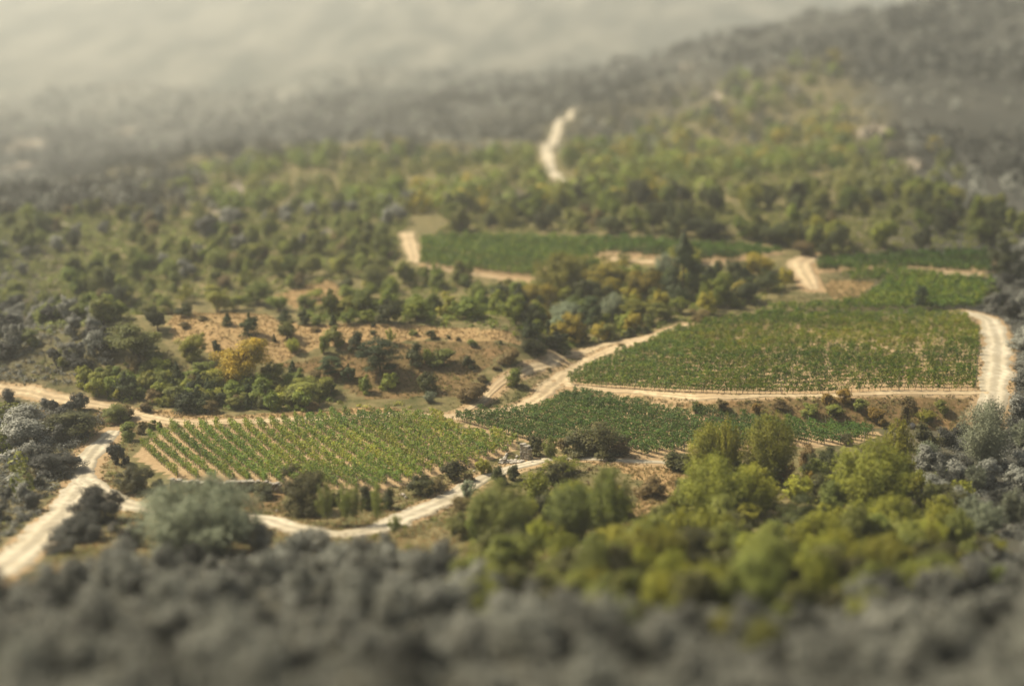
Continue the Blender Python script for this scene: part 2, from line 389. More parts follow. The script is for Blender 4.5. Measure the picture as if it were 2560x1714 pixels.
def ground_mat():
    m = bpy.data.materials.new('ground'); m.use_nodes = True; nt = m.node_tree; p = nt.nodes["Principled BSDF"]
    p.inputs["Roughness"].default_value = .95; p.inputs["Specular IOR Level"].default_value = .1
    geo = nn(nt, "ShaderNodeNewGeometry")
    def noise(scale, detail=6, r=.6):
        n = nn(nt, "ShaderNodeTexNoise"); n.inputs["Scale"].default_value = scale; n.inputs["Detail"].default_value = detail; n.inputs["Roughness"].default_value = r
        nt.links.new(geo.outputs["Position"], n.inputs["Vector"]); return n.outputs[0]
    def ramp(f, c0, c1, a=.35, b=.65):
        r = nn(nt, "ShaderNodeValToRGB"); r.color_ramp.elements[0].position = a; r.color_ramp.elements[1].position = b
        r.color_ramp.elements[0].color = (*c0, 1); r.color_ramp.elements[1].color = (*c1, 1); nt.links.new(f, r.inputs[0]); return r.outputs[0]
    def mixc(f, a, b):
        x = nn(nt, "ShaderNodeMixRGB"); nt.links.new(f, x.inputs[0]); nt.links.new(a, x.inputs[1]); nt.links.new(b, x.inputs[2]); return x.outputs[0]
    def attr(n, wob=None):
        a = nn(nt, "ShaderNodeAttribute", attribute_name=n).outputs["Fac"]
        if wob is None: return a
        # ragged zone edges
        ad = nn(nt, "ShaderNodeMath", operation='ADD'); nt.links.new(a, ad.inputs[0])
        s = nn(nt, "ShaderNodeMath", operation='MULTIPLY_ADD'); s.inputs[1].default_value = 1.0; s.inputs[2].default_value = -.5; nt.links.new(wob, s.inputs[0])
        nt.links.new(s.outputs[0], ad.inputs[1])
        mr = nn(nt, "ShaderNodeMapRange"); mr.inputs[1].default_value = .35; mr.inputs[2].default_value = .65; nt.links.new(ad.outputs[0], mr.inputs[0]); return mr.outputs[0]
    nf = noise(1.6, 8, .7); nm = noise(.35); nl = noise(.045, 5); nfar = noise(.012, 9, .7)
    scrub = ramp(nm, (.075, .075, .026), (.20, .16, .075))
    soilc = mixc(ramp(nl, (0, 0, 0), (1, 1, 1)), ramp(nf, (.25, .165, .085), (.37, .26, .14)), ramp(nf, (.30, .21, .115), (.42, .31, .18)))
    grassc = mixc(ramp(nm, (0, 0, 0), (1, 1, 1), .4, .7), ramp(nf, (.24, .155, .07), (.40, .27, .13)), ramp(nf, (.20, .14, .062), (.35, .25, .12)))
    brownc = mixc(ramp(nm, (0, 0, 0), (1, 1, 1), .35, .6), ramp(nf, (.12, .075, .032), (.25, .16, .075)), ramp(nf, (.075, .06, .022), (.18, .125, .055)))
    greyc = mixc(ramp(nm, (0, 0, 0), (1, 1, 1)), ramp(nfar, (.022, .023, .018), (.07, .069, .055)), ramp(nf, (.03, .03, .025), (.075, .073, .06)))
    mp = nn(nt, "ShaderNodeMapping"); mp.inputs["Scale"].default_value = (1, .28, 1); nt.links.new(geo.outputs["Position"], mp.inputs["Vector"])
    n_ = nn(nt, "ShaderNodeTexNoise"); n_.inputs["Scale"].default_value = .014; n_.inputs["Detail"].default_value = 7; nt.links.new(mp.outputs[0], n_.inputs["Vector"]); nplain = n_.outputs[0]
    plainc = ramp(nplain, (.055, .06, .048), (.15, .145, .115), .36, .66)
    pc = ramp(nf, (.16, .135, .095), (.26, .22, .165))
    c = mixc(attr('farz'), mixc(attr('grey_fade'), scrub, greyc), plainc)
    c = mixc(attr('brown', nm), c, brownc); c = mixc(attr('grass', nm), c, grassc); c = mixc(attr('patch', nm), c, pc); c = mixc(attr('soil', nm), c, soilc)
    nt.links.new(c, p.inputs["Base Color"])
    b = nn(nt, "ShaderNodeBump"); b.inputs["Strength"].default_value = .5; b.inputs["Distance"].default_value = .25
    nt.links.new(nf, b.inputs["Height"]); nt.links.new(b.outputs[0], p.inputs["Normal"])
    return m
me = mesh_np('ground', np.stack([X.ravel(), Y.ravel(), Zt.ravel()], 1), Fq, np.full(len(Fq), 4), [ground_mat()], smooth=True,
             attrs=dict(soil=soil.ravel(), grass=grass.ravel(), brown=brown.ravel(), patch=patch.ravel(), grey_fade=grey_fade.ravel(), farz=farz.ravel()))
tag(link(bpy.data.objects.new('ground', me)), kind='structure')

# ------------------------------------------------------------------ plant meshes, unit height 1 and width 1
def crown_round(r, n, nclump, leaf, zlo=.12, spread=.20, lump=.9, mb=None, top=1.0):
    mb = mb or MB()
    nl = r.integers(3, 6); la = r.uniform(0, 6.28) + np.arange(nl) * 6.28 / nl + r.uniform(-.5, .5, nl); lr = r.uniform(.08, .27, nl); hz = (top - zlo) / 2
    lz = r.uniform(.28, .72, nl); lz[0] = .66; lrad = r.uniform(.17, .30, nl)
    Lc = np.stack([np.cos(la) * lr, np.sin(la) * lr, zlo + (top - zlo) * lz], 1); lk = r.integers(0, nl, nclump)
    d = r.normal(size=(nclump, 3)); d /= np.linalg.norm(d, axis=1, keepdims=True)
    c = Lc[lk] + d * (r.uniform(.5, 1.0, nclump) * lrad[lk])[:, None] * [1, 1, 1.15 * (top - zlo)]
    k = r.integers(0, nclump, n); cs = r.uniform(.55, 1.25, nclump)
    off = r.normal(size=(n, 3)); off /= np.linalg.norm(off, axis=1, keepdims=True); off *= (r.random((n, 1)) ** .45)
    P = c[k] + off * (spread * cs[k])[:, None] * [1, 1, .85]
    ctint = r.uniform(.15, .85, nclump)
    Nn = off * .8 + (P - [0, 0, zlo + hz * .6]) * 1.0 + r.normal(size=(n, 3)) * .35 + [0, 0, .25]
    keep = P[:, 2] > 0.01
    P, Nn, k = P[keep], Nn[keep], k[keep]
    leaves(mb, P, Nn, leaf, np.clip(ctint[k] + r.normal(size=len(k)) * .22, 0, 1), r)
    return mb, c

def crown_cone(r, n, leaf, mb=None, zlo=.03, sharp=.85):
    mb = mb or MB()
    nb = 70; z = zlo + (1 - zlo) * r.random(nb) ** 1.25; a = r.uniform(0, 2 * math.pi, nb)
    prof = .5 * np.clip((1 - z) / (1 - zlo), 0, 1) ** sharp * (.75 + .45 * r.random(nb)) * np.clip((z - zlo + .12) / .2, .5, 1)
    c = np.stack([np.cos(a) * prof * .72, np.sin(a) * prof * .72, z], 1)
    k = r.integers(0, nb, n); t = r.normal(size=(n, 3)); t /= np.linalg.norm(t, axis=1, keepdims=True); t *= r.random((n, 1)) ** .5
    P = c[k] + t * np.stack([prof[k] * .42 + .03, prof[k] * .42 + .03, np.full(n, .09)], 1)
    Nn = t + np.stack([np.cos(a[k]), np.sin(a[k]), np.full(n, .7)], 1) * .6 + r.normal(size=(n, 3)) * .3
    keep = P[:, 2] > 0.01
    leaves(mb, P[keep], Nn[keep], leaf, np.clip(r.uniform(.1, .9, nb)[k] + r.normal(size=n) * .2, 0, 1)[keep], r, ratio=.5)
    return mb

def crown_plume(r, n, nstem, leaf, mb=None, zlo=.08):
    """airy crown of upright drooping sprays"""
    mb = mb or MB()
    a = r.uniform(0, 2 * math.pi, nstem); out = .42 * np.sqrt(r.random(nstem)); top = 1 - .55 * (out / .42) ** 2 * r.uniform(.5, 1, nstem) - .12 * r.random(nstem)
    k = r.integers(0, nstem, n); t = r.uniform(.12, 1, n) ** .75
    rr = out[k] * t ** .8
    P = np.stack([np.cos(a[k]) * rr, np.sin(a[k]) * rr, zlo + (top[k] - zlo) * t], 1) + r.normal(size=(n, 3)) * [.055, .055, .05] * (1.15 - t * .6)[:, None]
    Nn = np.stack([np.cos(a[k]) * .6, np.sin(a[k]) * .6, np.full(n, .7)], 1) + r.normal(size=(n, 3)) * .6
    keep = P[:, 2] > 0.01
    leaves(mb, P[keep], Nn[keep], leaf, np.clip(r.uniform(.15, .85, nstem)[k] + .25 * (t - .5) + r.normal(size=n) * .15, 0, 1)[keep], r, ratio=.42)
    return mb

def crown_pine(r, n, leaf):
    mb = MB(); nb = 46
    z = r.uniform(.22, .97, nb); a = r.uniform(0, 2 * math.pi, nb); rad = .5 * np.sqrt(np.clip(1 - ((z - .38) / .62) ** 2, .03, 1)) * r.uniform(.35, 1, nb)
    rad = np.where(z < .34, rad * .7, rad)
    c = np.stack([np.cos(a) * rad * .82, np.sin(a) * rad * .82, z], 1)
    k = r.integers(0, nb, n); t = r.normal(size=(n, 3)); t /= np.linalg.norm(t, axis=1, keepdims=True); t *= r.random((n, 1)) ** .5
    P = c[k] + t * [.15, .15, .055]
    leaves(mb, P, t * .6 + [0, 0, .9] + r.normal(size=(n, 3)) * .35, leaf, np.clip(r.uniform(.1, .9, nb)[k] + r.normal(size=n) * .2, 0, 1), r, ratio=.4)
    return mb, c

def trunk_mesh(r, name, h0=.5, limbs=7, thick=.035, spread=.3, top=.85, lean=.03):
    mb = MB()
    z = np.linspace(-.03, h0, 5); bend = r.normal(size=2) * lean
    pts = np.stack([bend[0] * (z / h0) ** 2, bend[1] * (z / h0) ** 2, z], 1)
    tube(mb, pts, thick * np.array([1.35, 1.0, .85, .72, .5]))
    for i in range(limbs):
        a = i * 2.4 + r.uniform(-.4, .4); s = r.uniform(.35, .95) * h0; e = s + (top - s) * r.uniform(.55, 1)
        o = spread * r.uniform(.5, 1); p0 = np.array([bend[0] * (s / h0) ** 2, bend[1] * (s / h0) ** 2, s]); p3 = np.array([math.cos(a) * o, math.sin(a) * o, e])
        m1 = p0 + (p3 - p0) * .4 + [0, 0, -.03]; 
        tube(mb, [p0, m1, p0 + (p3 - p0) * .75 + [0, 0, .01], p3], thick * np.array([.5, .38, .24, .1]), sides=5)
    return mb.build(name, [M['bark']], smooth=True)

def stems(mb, r, n, h, thick, mat=1, spread=.3):
    for i in range(n):
        a = r.uniform(0, 6.28); o = spread * r.uniform(.3, 1)
        p = np.array([math.cos(a) * o, math.sin(a) * o, h * r.uniform(.6, 1)])
        tube(mb, [[math.cos(a) * .02, math.sin(a) * .02, -.04], p * [.45, .45, .55], p], [thick, thick * .7, thick * .25], mat, 4)

# species: object name, category, is tree, shape
SPEC = {
 'juniper': ('juniper', 'juniper', 'bushcone'), 'juniper_tree': ('juniper', 'juniper', 'cone'), 'holm': ('evergreen_bush', 'bush', 'bush'), 'broad': ('broadleaf_tree', 'tree', 'tree'),
 'broadbush': ('leafy_bush', 'bush', 'bush'), 'lime': ('broadleaf_tree', 'tree', 'tree'), 'limebush': ('leafy_bush', 'bush', 'bush'), 'yellow': ('autumn_tree', 'tree', 'tree'),
 'willow': ('slender_tree', 'tree', 'plume'), 'limeplume': ('slender_tree', 'tree', 'plume'), 'pine': ('pine_tree', 'pine', 'pine'), 'scrub': ('scrub_bush', 'bush', 'bush'), 'ochre': ('dry_bush', 'bush', 'bush'), 'olive': ('olive_green_tree', 'tree', 'tree'),
 'olivebush': ('scrub_bush', 'bush', 'bush'), 'grey': ('grey_bush', 'bush', 'bush'), 'greytree': ('grey_tree', 'tree', 'tree'), 'darkgrey': ('dark_bush', 'bush', 'bush'), 'silver': ('silvery_bush', 'bush', 'plumebush'),
 'sapling': ('sapling', 'sapling', 'sapling'), 'red': ('reddish_bush', 'bush', 'plumebush'), 'greyplume': ('grey_tree', 'tree', 'plume'), 'darktree': ('evergreen_tree', 'tree', 'tree'),
}
MATOF = {'broadbush': 'broad', 'limebush': 'lime', 'olivebush': 'olive', 'greytree': 'grey', 'sapling': 'willow', 'juniper_tree': 'juniper', 'limeplume': 'lime', 'greyplume': 'grey', 'darktree': 'holm'}
PROTO = {}
LOD = ((.36, 1.9), (1.0, 1.0), (3.2, .56))          # share of the leaves and relative leaf size for small, middling and big plants
def proto(sp, lod):
    if (sp, lod) in PROTO: return PROTO[sp, lod]
    nm, cat, shape = SPEC[sp]; mat = M[MATOF.get(sp, sp)]; out = []; q, ls = LOD[lod]; N = lambda n: int(n * q); cl = lambda n: int(n * (1, 1, 1.7)[lod]); sp_ = (1, 1, .8)[lod]
    for i in range(3):
        r = np.random.default_rng(1000 + 31 * i + sum(map(ord, sp)) + 7 * lod)
        tr = None
        if shape == 'tree':
            mb, _ = crown_round(r, N(4600), cl(38), .056 * ls, zlo=-.02, spread=.17 * sp_); tr = trunk_mesh(r, nm + '_trunk')
        elif shape == 'bush':
            mb, _ = crown_round(r, N(3200), cl(26), .072 * ls, zlo=-.25, spread=.2 * sp_); stems(mb, r, 6, .6, .02)
        elif shape == 'bushcone':
            mb, _ = crown_round(r, N(2200), cl(22), .07 * ls, zlo=-.1, spread=.16 * sp_, top=.85); crown_cone(r, N(1500), .066 * ls, mb); stems(mb, r, 3, .5, .03)
        elif shape == 'cone':
            mb = crown_cone(r, N(4200), .06 * ls, zlo=.05, sharp=.7); tr = trunk_mesh(r, nm + '_trunk', .85, 4, .028, .15, .7)
        elif shape == 'plume':
            mb = crown_plume(r, N(6000), cl(42), .052 * ls, zlo=-.02); tr = trunk_mesh(r, nm + '_trunk', .45, 11, .022, .36, .95)
        elif shape == 'plumebush':
            mb = crown_plume(r, N(2400), cl(26), .072 * ls, zlo=-.05); stems(mb, r, 8, .8, .015)
        elif shape == 'sapling':
            mb = crown_plume(r, N(1700), 14, .06 * ls, zlo=.15); tr = trunk_mesh(r, nm + '_trunk', .8, 9, .012, .3, .95)
        elif shape == 'pine':
            mb, _ = crown_pine(r, N(4400), .06 * ls); tr = trunk_mesh(r, nm + '_trunk', .9, 14, .026, .36, .8)
        P0 = mb.V[0]; rr_ = np.percentile(np.hypot(P0[:, 0], P0[:, 1]), 96); zz_ = np.percentile(P0[:, 2], 99.5)
        for k in range(len(mb.V)): mb.V[k] = mb.V[k] * [.5 / rr_, .5 / rr_, 1 / zz_]
        out.append((mb.build(nm + '_crown', [mat, M['bark']]), tr))
    PROTO[sp, lod] = out; return out

DONE = []      # (x, y, radius) of every plant
def plant(sp, x, y, w, h, label, group=None, var=None, sink=.0, rot=None):
    nm, cat, shape = SPEC[sp]; ps = proto(sp, 0 if w < 2.3 else 1 if w < 5.5 else 2); i = random.randrange(3) if var is None else var
    cm, tm = ps[i]; z = float(height(x, y)) - sink - .03 * w
    rot = random.uniform(0, 6.28) if rot is None else rot
    if tm is None:
        o = link(bpy.data.objects.new(nm, cm))
    else:
        o = link(bpy.data.objects.new(nm, None)); o.empty_display_size = .2
        c = link(bpy.data.objects.new('crown', cm), o); t = link(bpy.data.objects.new('trunk', tm), o)
    o.location = (x, y, z); o.scale = (w, w, h); o.rotation_euler = (0, 0, rot)
    DONE.append((x, y, w / 2)); return tag(o, label, cat, group)

def P(crop, x, y, w, h, sp, label, group=None):
    """a plant whose foot stands on the ground at a spot read off the photograph; its size in metres follows from how far away it stands"""
    ox, oy, k = CROPS[crop]; g = G(ox + x / k, oy + y / k); m = depth(g) / F / k
    return plant(sp, g[0], g[1], w * m * 1.02, h * m * 1.04, label, group)

def scatter(poly, n, mix, hr, label, group, seed, wr=(.9, 1.4), gap=.55, avoid=True, maxtry=40):
    """mix: {species: (weight, label tail)}; one label per species"""
    r = random.Random(seed); xs = [p[0] for p in poly]; ys = [p[1] for p in poly]; keys = list(mix); wts = [mix[k][0] for k in keys]; made = 0
    for _ in range(n * maxtry):
        if made >= n: break
        x = r.uniform(min(xs), max(xs)); y = r.uniform(min(ys), max(ys))
        if not in_poly(np.array([x]), np.array([y]), poly)[0]: continue
        sp = r.choices(keys, wts)[0]; h = r.uniform(*hr) * (1.35 if SPEC[sp][2] in ('tree', 'plume', 'cone', 'pine') else 1); w = h * r.uniform(*wr) * (.75 if SPEC[sp][2] in ('tree', 'plume', 'cone', 'sapling') else 1)
        if any((x - a) ** 2 + (y - b) ** 2 < ((w / 2 + c) * gap) ** 2 for a, b, c in DONE): continue
        if avoid and any(dist_polyline(np.array([x]), np.array([y]), L)[0] < hw + w * .38 for L, hw in TRACKS): continue
        if any(in_poly(np.array([x]), np.array([y]), p)[0] for p in (VA, VB, VC, VD, VE, VR)): continue
        plant(sp, x, y, w, h, mix[sp][1] + ' ' + label, group); made += 1
    return made

exec_list = []
# ------------------------------------------------------------------ vine rows
ORD = ['first', 'second', 'third', 'fourth', 'fifth', 'sixth', 'seventh', 'eighth', 'ninth', 'tenth', 'eleventh', 'twelfth', 'thirteenth', 'fourteenth', 'fifteenth', 'sixteenth', 'seventeenth', 'eighteenth', 'nineteenth',
       'twentieth'] + ['twenty-' + s for s in ('first', 'second', 'third', 'fourth', 'fifth', 'sixth', 'seventh', 'eighth', 'ninth')] + ['thirtieth'] + ['thirty-' + s for s in ('first', 'second', 'third', 'fourth', 'fifth', 'sixth', 'seventh', 'eighth', 'ninth')] + ['fortieth'] + ['forty-' + s for s in ('first', 'second', 'third', 'fourth', 'fifth', 'sixth', 'seventh', 'eighth', 'ninth')]

_pr = np.random.default_rng(99)
def post_mesh():
    mb = MB(); tube(mb, [[0, 0, -.3], [0, 0, .9], [.01, 0, 1.95]], [.055, .05, .045]); return mb.build('post', [M['post']])
POST = post_mesh()
def vine_row(path, mat, label, group, per_m=95, leaf=.24, hgt=1.75, wid=.30, sparse=0.0, gold=None, seed=0, posts=6.0, stem=True, vary=.13):
    """one trellised row: a strip of vines along a ground path"""
    r = np.random.default_rng(seed)
    path = np.asarray(path, float); seg = np.linalg.norm(np.diff(path, axis=0), axis=1); S = np.concatenate([[0], np.cumsum(seg)]); Lr = S[-1]
    if Lr < 2: return None
    nv = max(2, int(Lr / 1.05)); sv = (np.arange(nv) + .5) * Lr / nv + r.uniform(-.15, .15, nv)
    vx = np.interp(sv, S, path[:, 0]); vy = np.interp(sv, S, path[:, 1])
    dx = np.gradient(vx); dy = np.gradient(vy); dl = np.hypot(dx, dy) + 1e-9; tx, ty = dx / dl, dy / dl
    vig = np.clip(r.normal(1, vary, nv), .5, 1.4); g = np.zeros(nv) if gold is None else np.clip(gold(vx, vy) + r.normal(0, .09, nv), 0, 1)
    sp = sparse if np.isscalar(sparse) else sparse(vx, vy)
    dens = np.where(r.random(nv) < sp, r.uniform(.1, .5, nv), 1.0) * vig
    hgt = hgt * 1.12; cnt = np.maximum(2, (per_m * 1.45 * 1.05 * dens).astype(int)); k = np.repeat(np.arange(nv), cnt); n = len(k)
    a = r.normal(0, .34, n); b = r.normal(0, wid * .62, n); hz = r.random(n)
    top = hgt * vig[k]; z = .5 + (top - .5) * hz ** .8 + np.where(r.random(n) < .06, r.uniform(0, .35, n), 0)
    b = b * (1.15 - .5 * np.abs(hz - .45))
    x = vx[k] + a * tx[k] - b * ty[k]; y = vy[k] + a * ty[k] + b * tx[k]
    Pp = np.stack([x, y, height(x, y) + z], 1); sgn = np.sign(b)
    Nn = np.stack([-ty[k] * sgn * .9, tx[k] * sgn * .9, .25 + .6 * hz], 1) + r.normal(size=(n, 3)) * .55
    mb = MB(); leaves(mb, Pp, Nn, leaf, np.clip(.10 + .34 * r.random(n) + .66 * g[k] + .18 * r.normal(size=n) + .12 * (vig[k] - 1), 0, 1), r, ratio=.85)
    o3 = np.array([vx[0], vy[0], float(height(vx[0], vy[0]))])
    if stem:
        for i in range(nv):
            hh = float(height(vx[i], vy[i])); j = r.normal(0, .05, 2)
            tube(mb, [[vx[i], vy[i], hh - .1], [vx[i] + j[0], vy[i] + j[1], hh + .35], [vx[i] + j[0] * .5, vy[i] - j[1], hh + .8]], [.045, .036, .03], 1, 4)
    mb.V = [v - o3 for v in mb.V]
    me = mb.build('vine_foliage', [mat, M['bark']])
    o = link(bpy.data.objects.new('vine_row', None)); o.empty_display_size = .3; o.location = o3; tag(o, label, 'vine row', group)
    link(bpy.data.objects.new('foliage', me), o)
    if posts:
        m = max(1, int(Lr / posts))
        for i in range(m + 1):
            s = min(max(.15, i * Lr / m), Lr - .1); px, py = float(np.interp(s, S, path[:, 0])), float(np.interp(s, S, path[:, 1]))
            q = link(bpy.data.objects.new('post', POST), o); q.location = (px - o3[0], py - o3[1], float(height(px, py)) - o3[2]); q.rotation_euler = (r.normal(0, .03), r.normal(0, .03), r.uniform(0, 6))
    return o

def clip_runs(pts, poly, gap=2.0):
    ins = in_poly(pts[:, 0], pts[:, 1], poly); runs = []; cur = []
    for p, f in zip(pts, ins):
        if f: cur.append(p)
        elif cur: runs.append(cur); cur = []
    if cur: runs.append(cur)
    return max(runs, key=len) if runs else []

# sandy lower vineyard: rows fan slightly from the far edge to the near edge
def px_row(a, b):
    A_ = np.array(G(*a)[:2]); B_ = np.array(G(*b)[:2]); d = B_ - A_; t = np.linspace(-.6, 1.9, 400)[:, None]; return A_ + d * t
topb = Bc((190, 560), (240, 490), (302, 450), (372, 425), (472, 412)); botb = Bc((410, 806), (585, 830), (765, 858), (925, 868), (1085, 868))
tw = [np.array(G(*p)[:2]) for p in topb]; bw = [np.array(G(*p)[:2]) for p in botb]
dirA = np.mean([b - a for a, b in zip(tw, bw)], axis=0); dirA /= np.linalg.norm(dirA); nA = np.array([-dirA[1], dirA[0]])
if nA[0] < 0: nA = -nA
orgA = tw[0] + dirA * 1.0
goldA = lambda x, y: .30 + .28 * np.sin(x * .13 + 2.0) * np.sin(y * .16 + .5) + .30 * sstep((x + 25) / 25)
nrow = 0
spA = 2.25
for i in range(46):
    base = orgA + nA * (spA * i); pts = base + dirA * np.linspace(-90, 90, 720)[:, None] + nA * (np.linspace(-90, 90, 720)[:, None] * .0)
    run = clip_runs(pts, VA)
    if len(run) < 10: continue
    first = nrow == 0
    vine_row(run[::3] if len(run) > 6 else run, M['vine'] if i % 2 else M['vinegold'], ('short sparse vine row on the bare sandy margin of the wide-gapped vineyard' if first else ORD[nrow] + ' vine row from the bare sandy margin of the wide-gapped vineyard'),
             'vine rows of the wide-gapped sandy vineyard', per_m=62 if i < 3 else 92, hgt=1.6 if i < 3 else 1.9, wid=.33, sparse=.06 if i < 12 else .12, gold=goldA, seed=200 + i, posts=5.5)
    nrow += 1
NROWS = {'A': nrow}
# dark middle vineyard
a, b = np.array(G(*Cc((1640, 215))[0])[:2]), np.array(G(*Cc((2300, 355))[0])[:2])
dB = (b - a) / np.linalg.norm(b - a); nB = np.array([-dB[1], dB[0]]); nB = nB if nB[1] < 0 else -nB
nrow = 0
for i in range(-6, 40):
    pts = a + nB * (2.25 * i) + dB * np.linspace(-160, 160, 900)[:, None]; run = clip_runs(pts, VB)
    if len(run) < 8: continue
    vine_row(run[::4] if len(run) > 8 else run, M['vinedark'], ORD[nrow] + ' vine row down from the grassy bank in the dark green vineyard', 'vine rows of the dark green vineyard', per_m=95, hgt=1.75, wid=.42, sparse=.03,
             gold=lambda x, y: .12 + .15 * np.sin(x * .2 + y * .3), seed=300 + i, posts=7)
    nrow += 1
NROWS['B'] = nrow
# big vineyard on the terrace: rows follow its front edge
fx = np.linspace(VC_front[0, 0] - 2, VC_front[-1, 0] + 30, 430); fy0 = np.interp(fx, VC_front[:, 0], VC_front[:, 1])
k_ = np.ones(41) / 41; fy0 = np.convolve(np.pad(fy0, 20, mode='edge'), k_, 'valid')
def goldC(x, y):
    c = np.array(G(*Ec((1500, 560))[0])[:2]); e = np.array(G(*Ec((2060, 500))[0])[:2])
    f = .6 * np.exp(-(((x - c[0]) / 26) ** 2 + ((y - c[1]) / 11) ** 2)) + .75 * np.exp(-(((x - e[0]) / 12) ** 2 + ((y - e[1]) / 16) ** 2))
    return np.clip(.02 + .10 * sstep((x - 12) / 40) + .75 * f + .16 * np.sin(x * .19 + 1.1 * np.sin(y * .4)) * sstep((x - 20) / 20), 0, 1)
sparseC = lambda x, y: .02 + .36 * sstep((x - 38) / 26) * (1 - .5 * sstep((y - 285) / 20))
nrow = 0
for i in range(45):
    pts = np.stack([fx, fy0 + .5 + 2.55 * i], 1); run = clip_runs(pts, VC)
    if len(run) < 8: continue
    vine_row(run[::2], M['vinegold'] if i % 3 == 1 else M['vine'], 'front vine row along the sandy path of the big yellow-flecked vineyard' if nrow == 0 else ORD[nrow] + ' vine row from the sandy path in the big yellow-flecked vineyard',
             'vine rows of the big yellow-flecked vineyard', per_m=80, hgt=1.75, wid=.27, vary=.21, sparse=sparseC, gold=goldC, seed=400 + i, posts=7)
    nrow += 1
NROWS['C'] = nrow
# far vineyards
def far_rows(poly, pa, pb, spacing, mat, where, group, seed, per_m=42, leaf=.46, sparse=.04, gold=None, n=60, start=-30, wid=.36):
    a, b = np.array(G(*pa)[:2]), np.array(G(*pb)[:2]); d = (b - a) / np.linalg.norm(b - a); q = np.array([-d[1], d[0]]); q = q if q[1] > 0 else -q; nr = 0
    for i in range(start, n):
        pts = a + q * (spacing * i) + d * np.linspace(-200, 200, 700)[:, None]; run = clip_runs(pts, poly)
        if len(run) < 8: continue
        vine_row(run[::4] if len(run) > 12 else run, mat, ORD[min(nr, 48)] + ' vine row ' + where, group, per_m=per_m, leaf=leaf, sparse=sparse, gold=gold, seed=seed + i, posts=9, stem=False, wid=wid); nr += 1
    return nr
NROWS['D'] = far_rows(VD, Zc((965, 605))[0], Zc((1205, 640))[0], 2.5, M['vine'], 'up from the pale footpath in the smooth green far vineyard', 'vine rows of the smooth green far vineyard', 600, gold=lambda x, y: .2 + 0 * x)
NROWS['E'] = far_rows(VE, Zc((1420, 592))[0], Zc((1650, 600))[0], 2.6, M['vinedark'], 'up from the footpath in the long strip vineyard under the woods', 'vine rows of the long strip vineyard', 700, gold=lambda x, y: .35 + 0 * x)
NROWS['R'] = far_rows(VR, Ec((1700, 222))[0], Ec((2150, 246))[0], 2.5, M['vinedark'], 'behind the posts beyond the weedy slope', 'vine rows beyond the weedy slope', 800, gold=lambda x, y: .2 + 0 * x)
NROWS['W'] = far_rows(VW, Ec((1500, 425))[0], Ec((2000, 425))[0], 2.9, M['vine'], 'above the big vineyard on the weedy slope', 'ragged vine rows on the weedy slope', 900, sparse=.35, gold=lambda x, y: .3 + .2 * np.sin(x * .2) * np.sin(y * .17), wid=.7)
print('ROWS', NROWS)
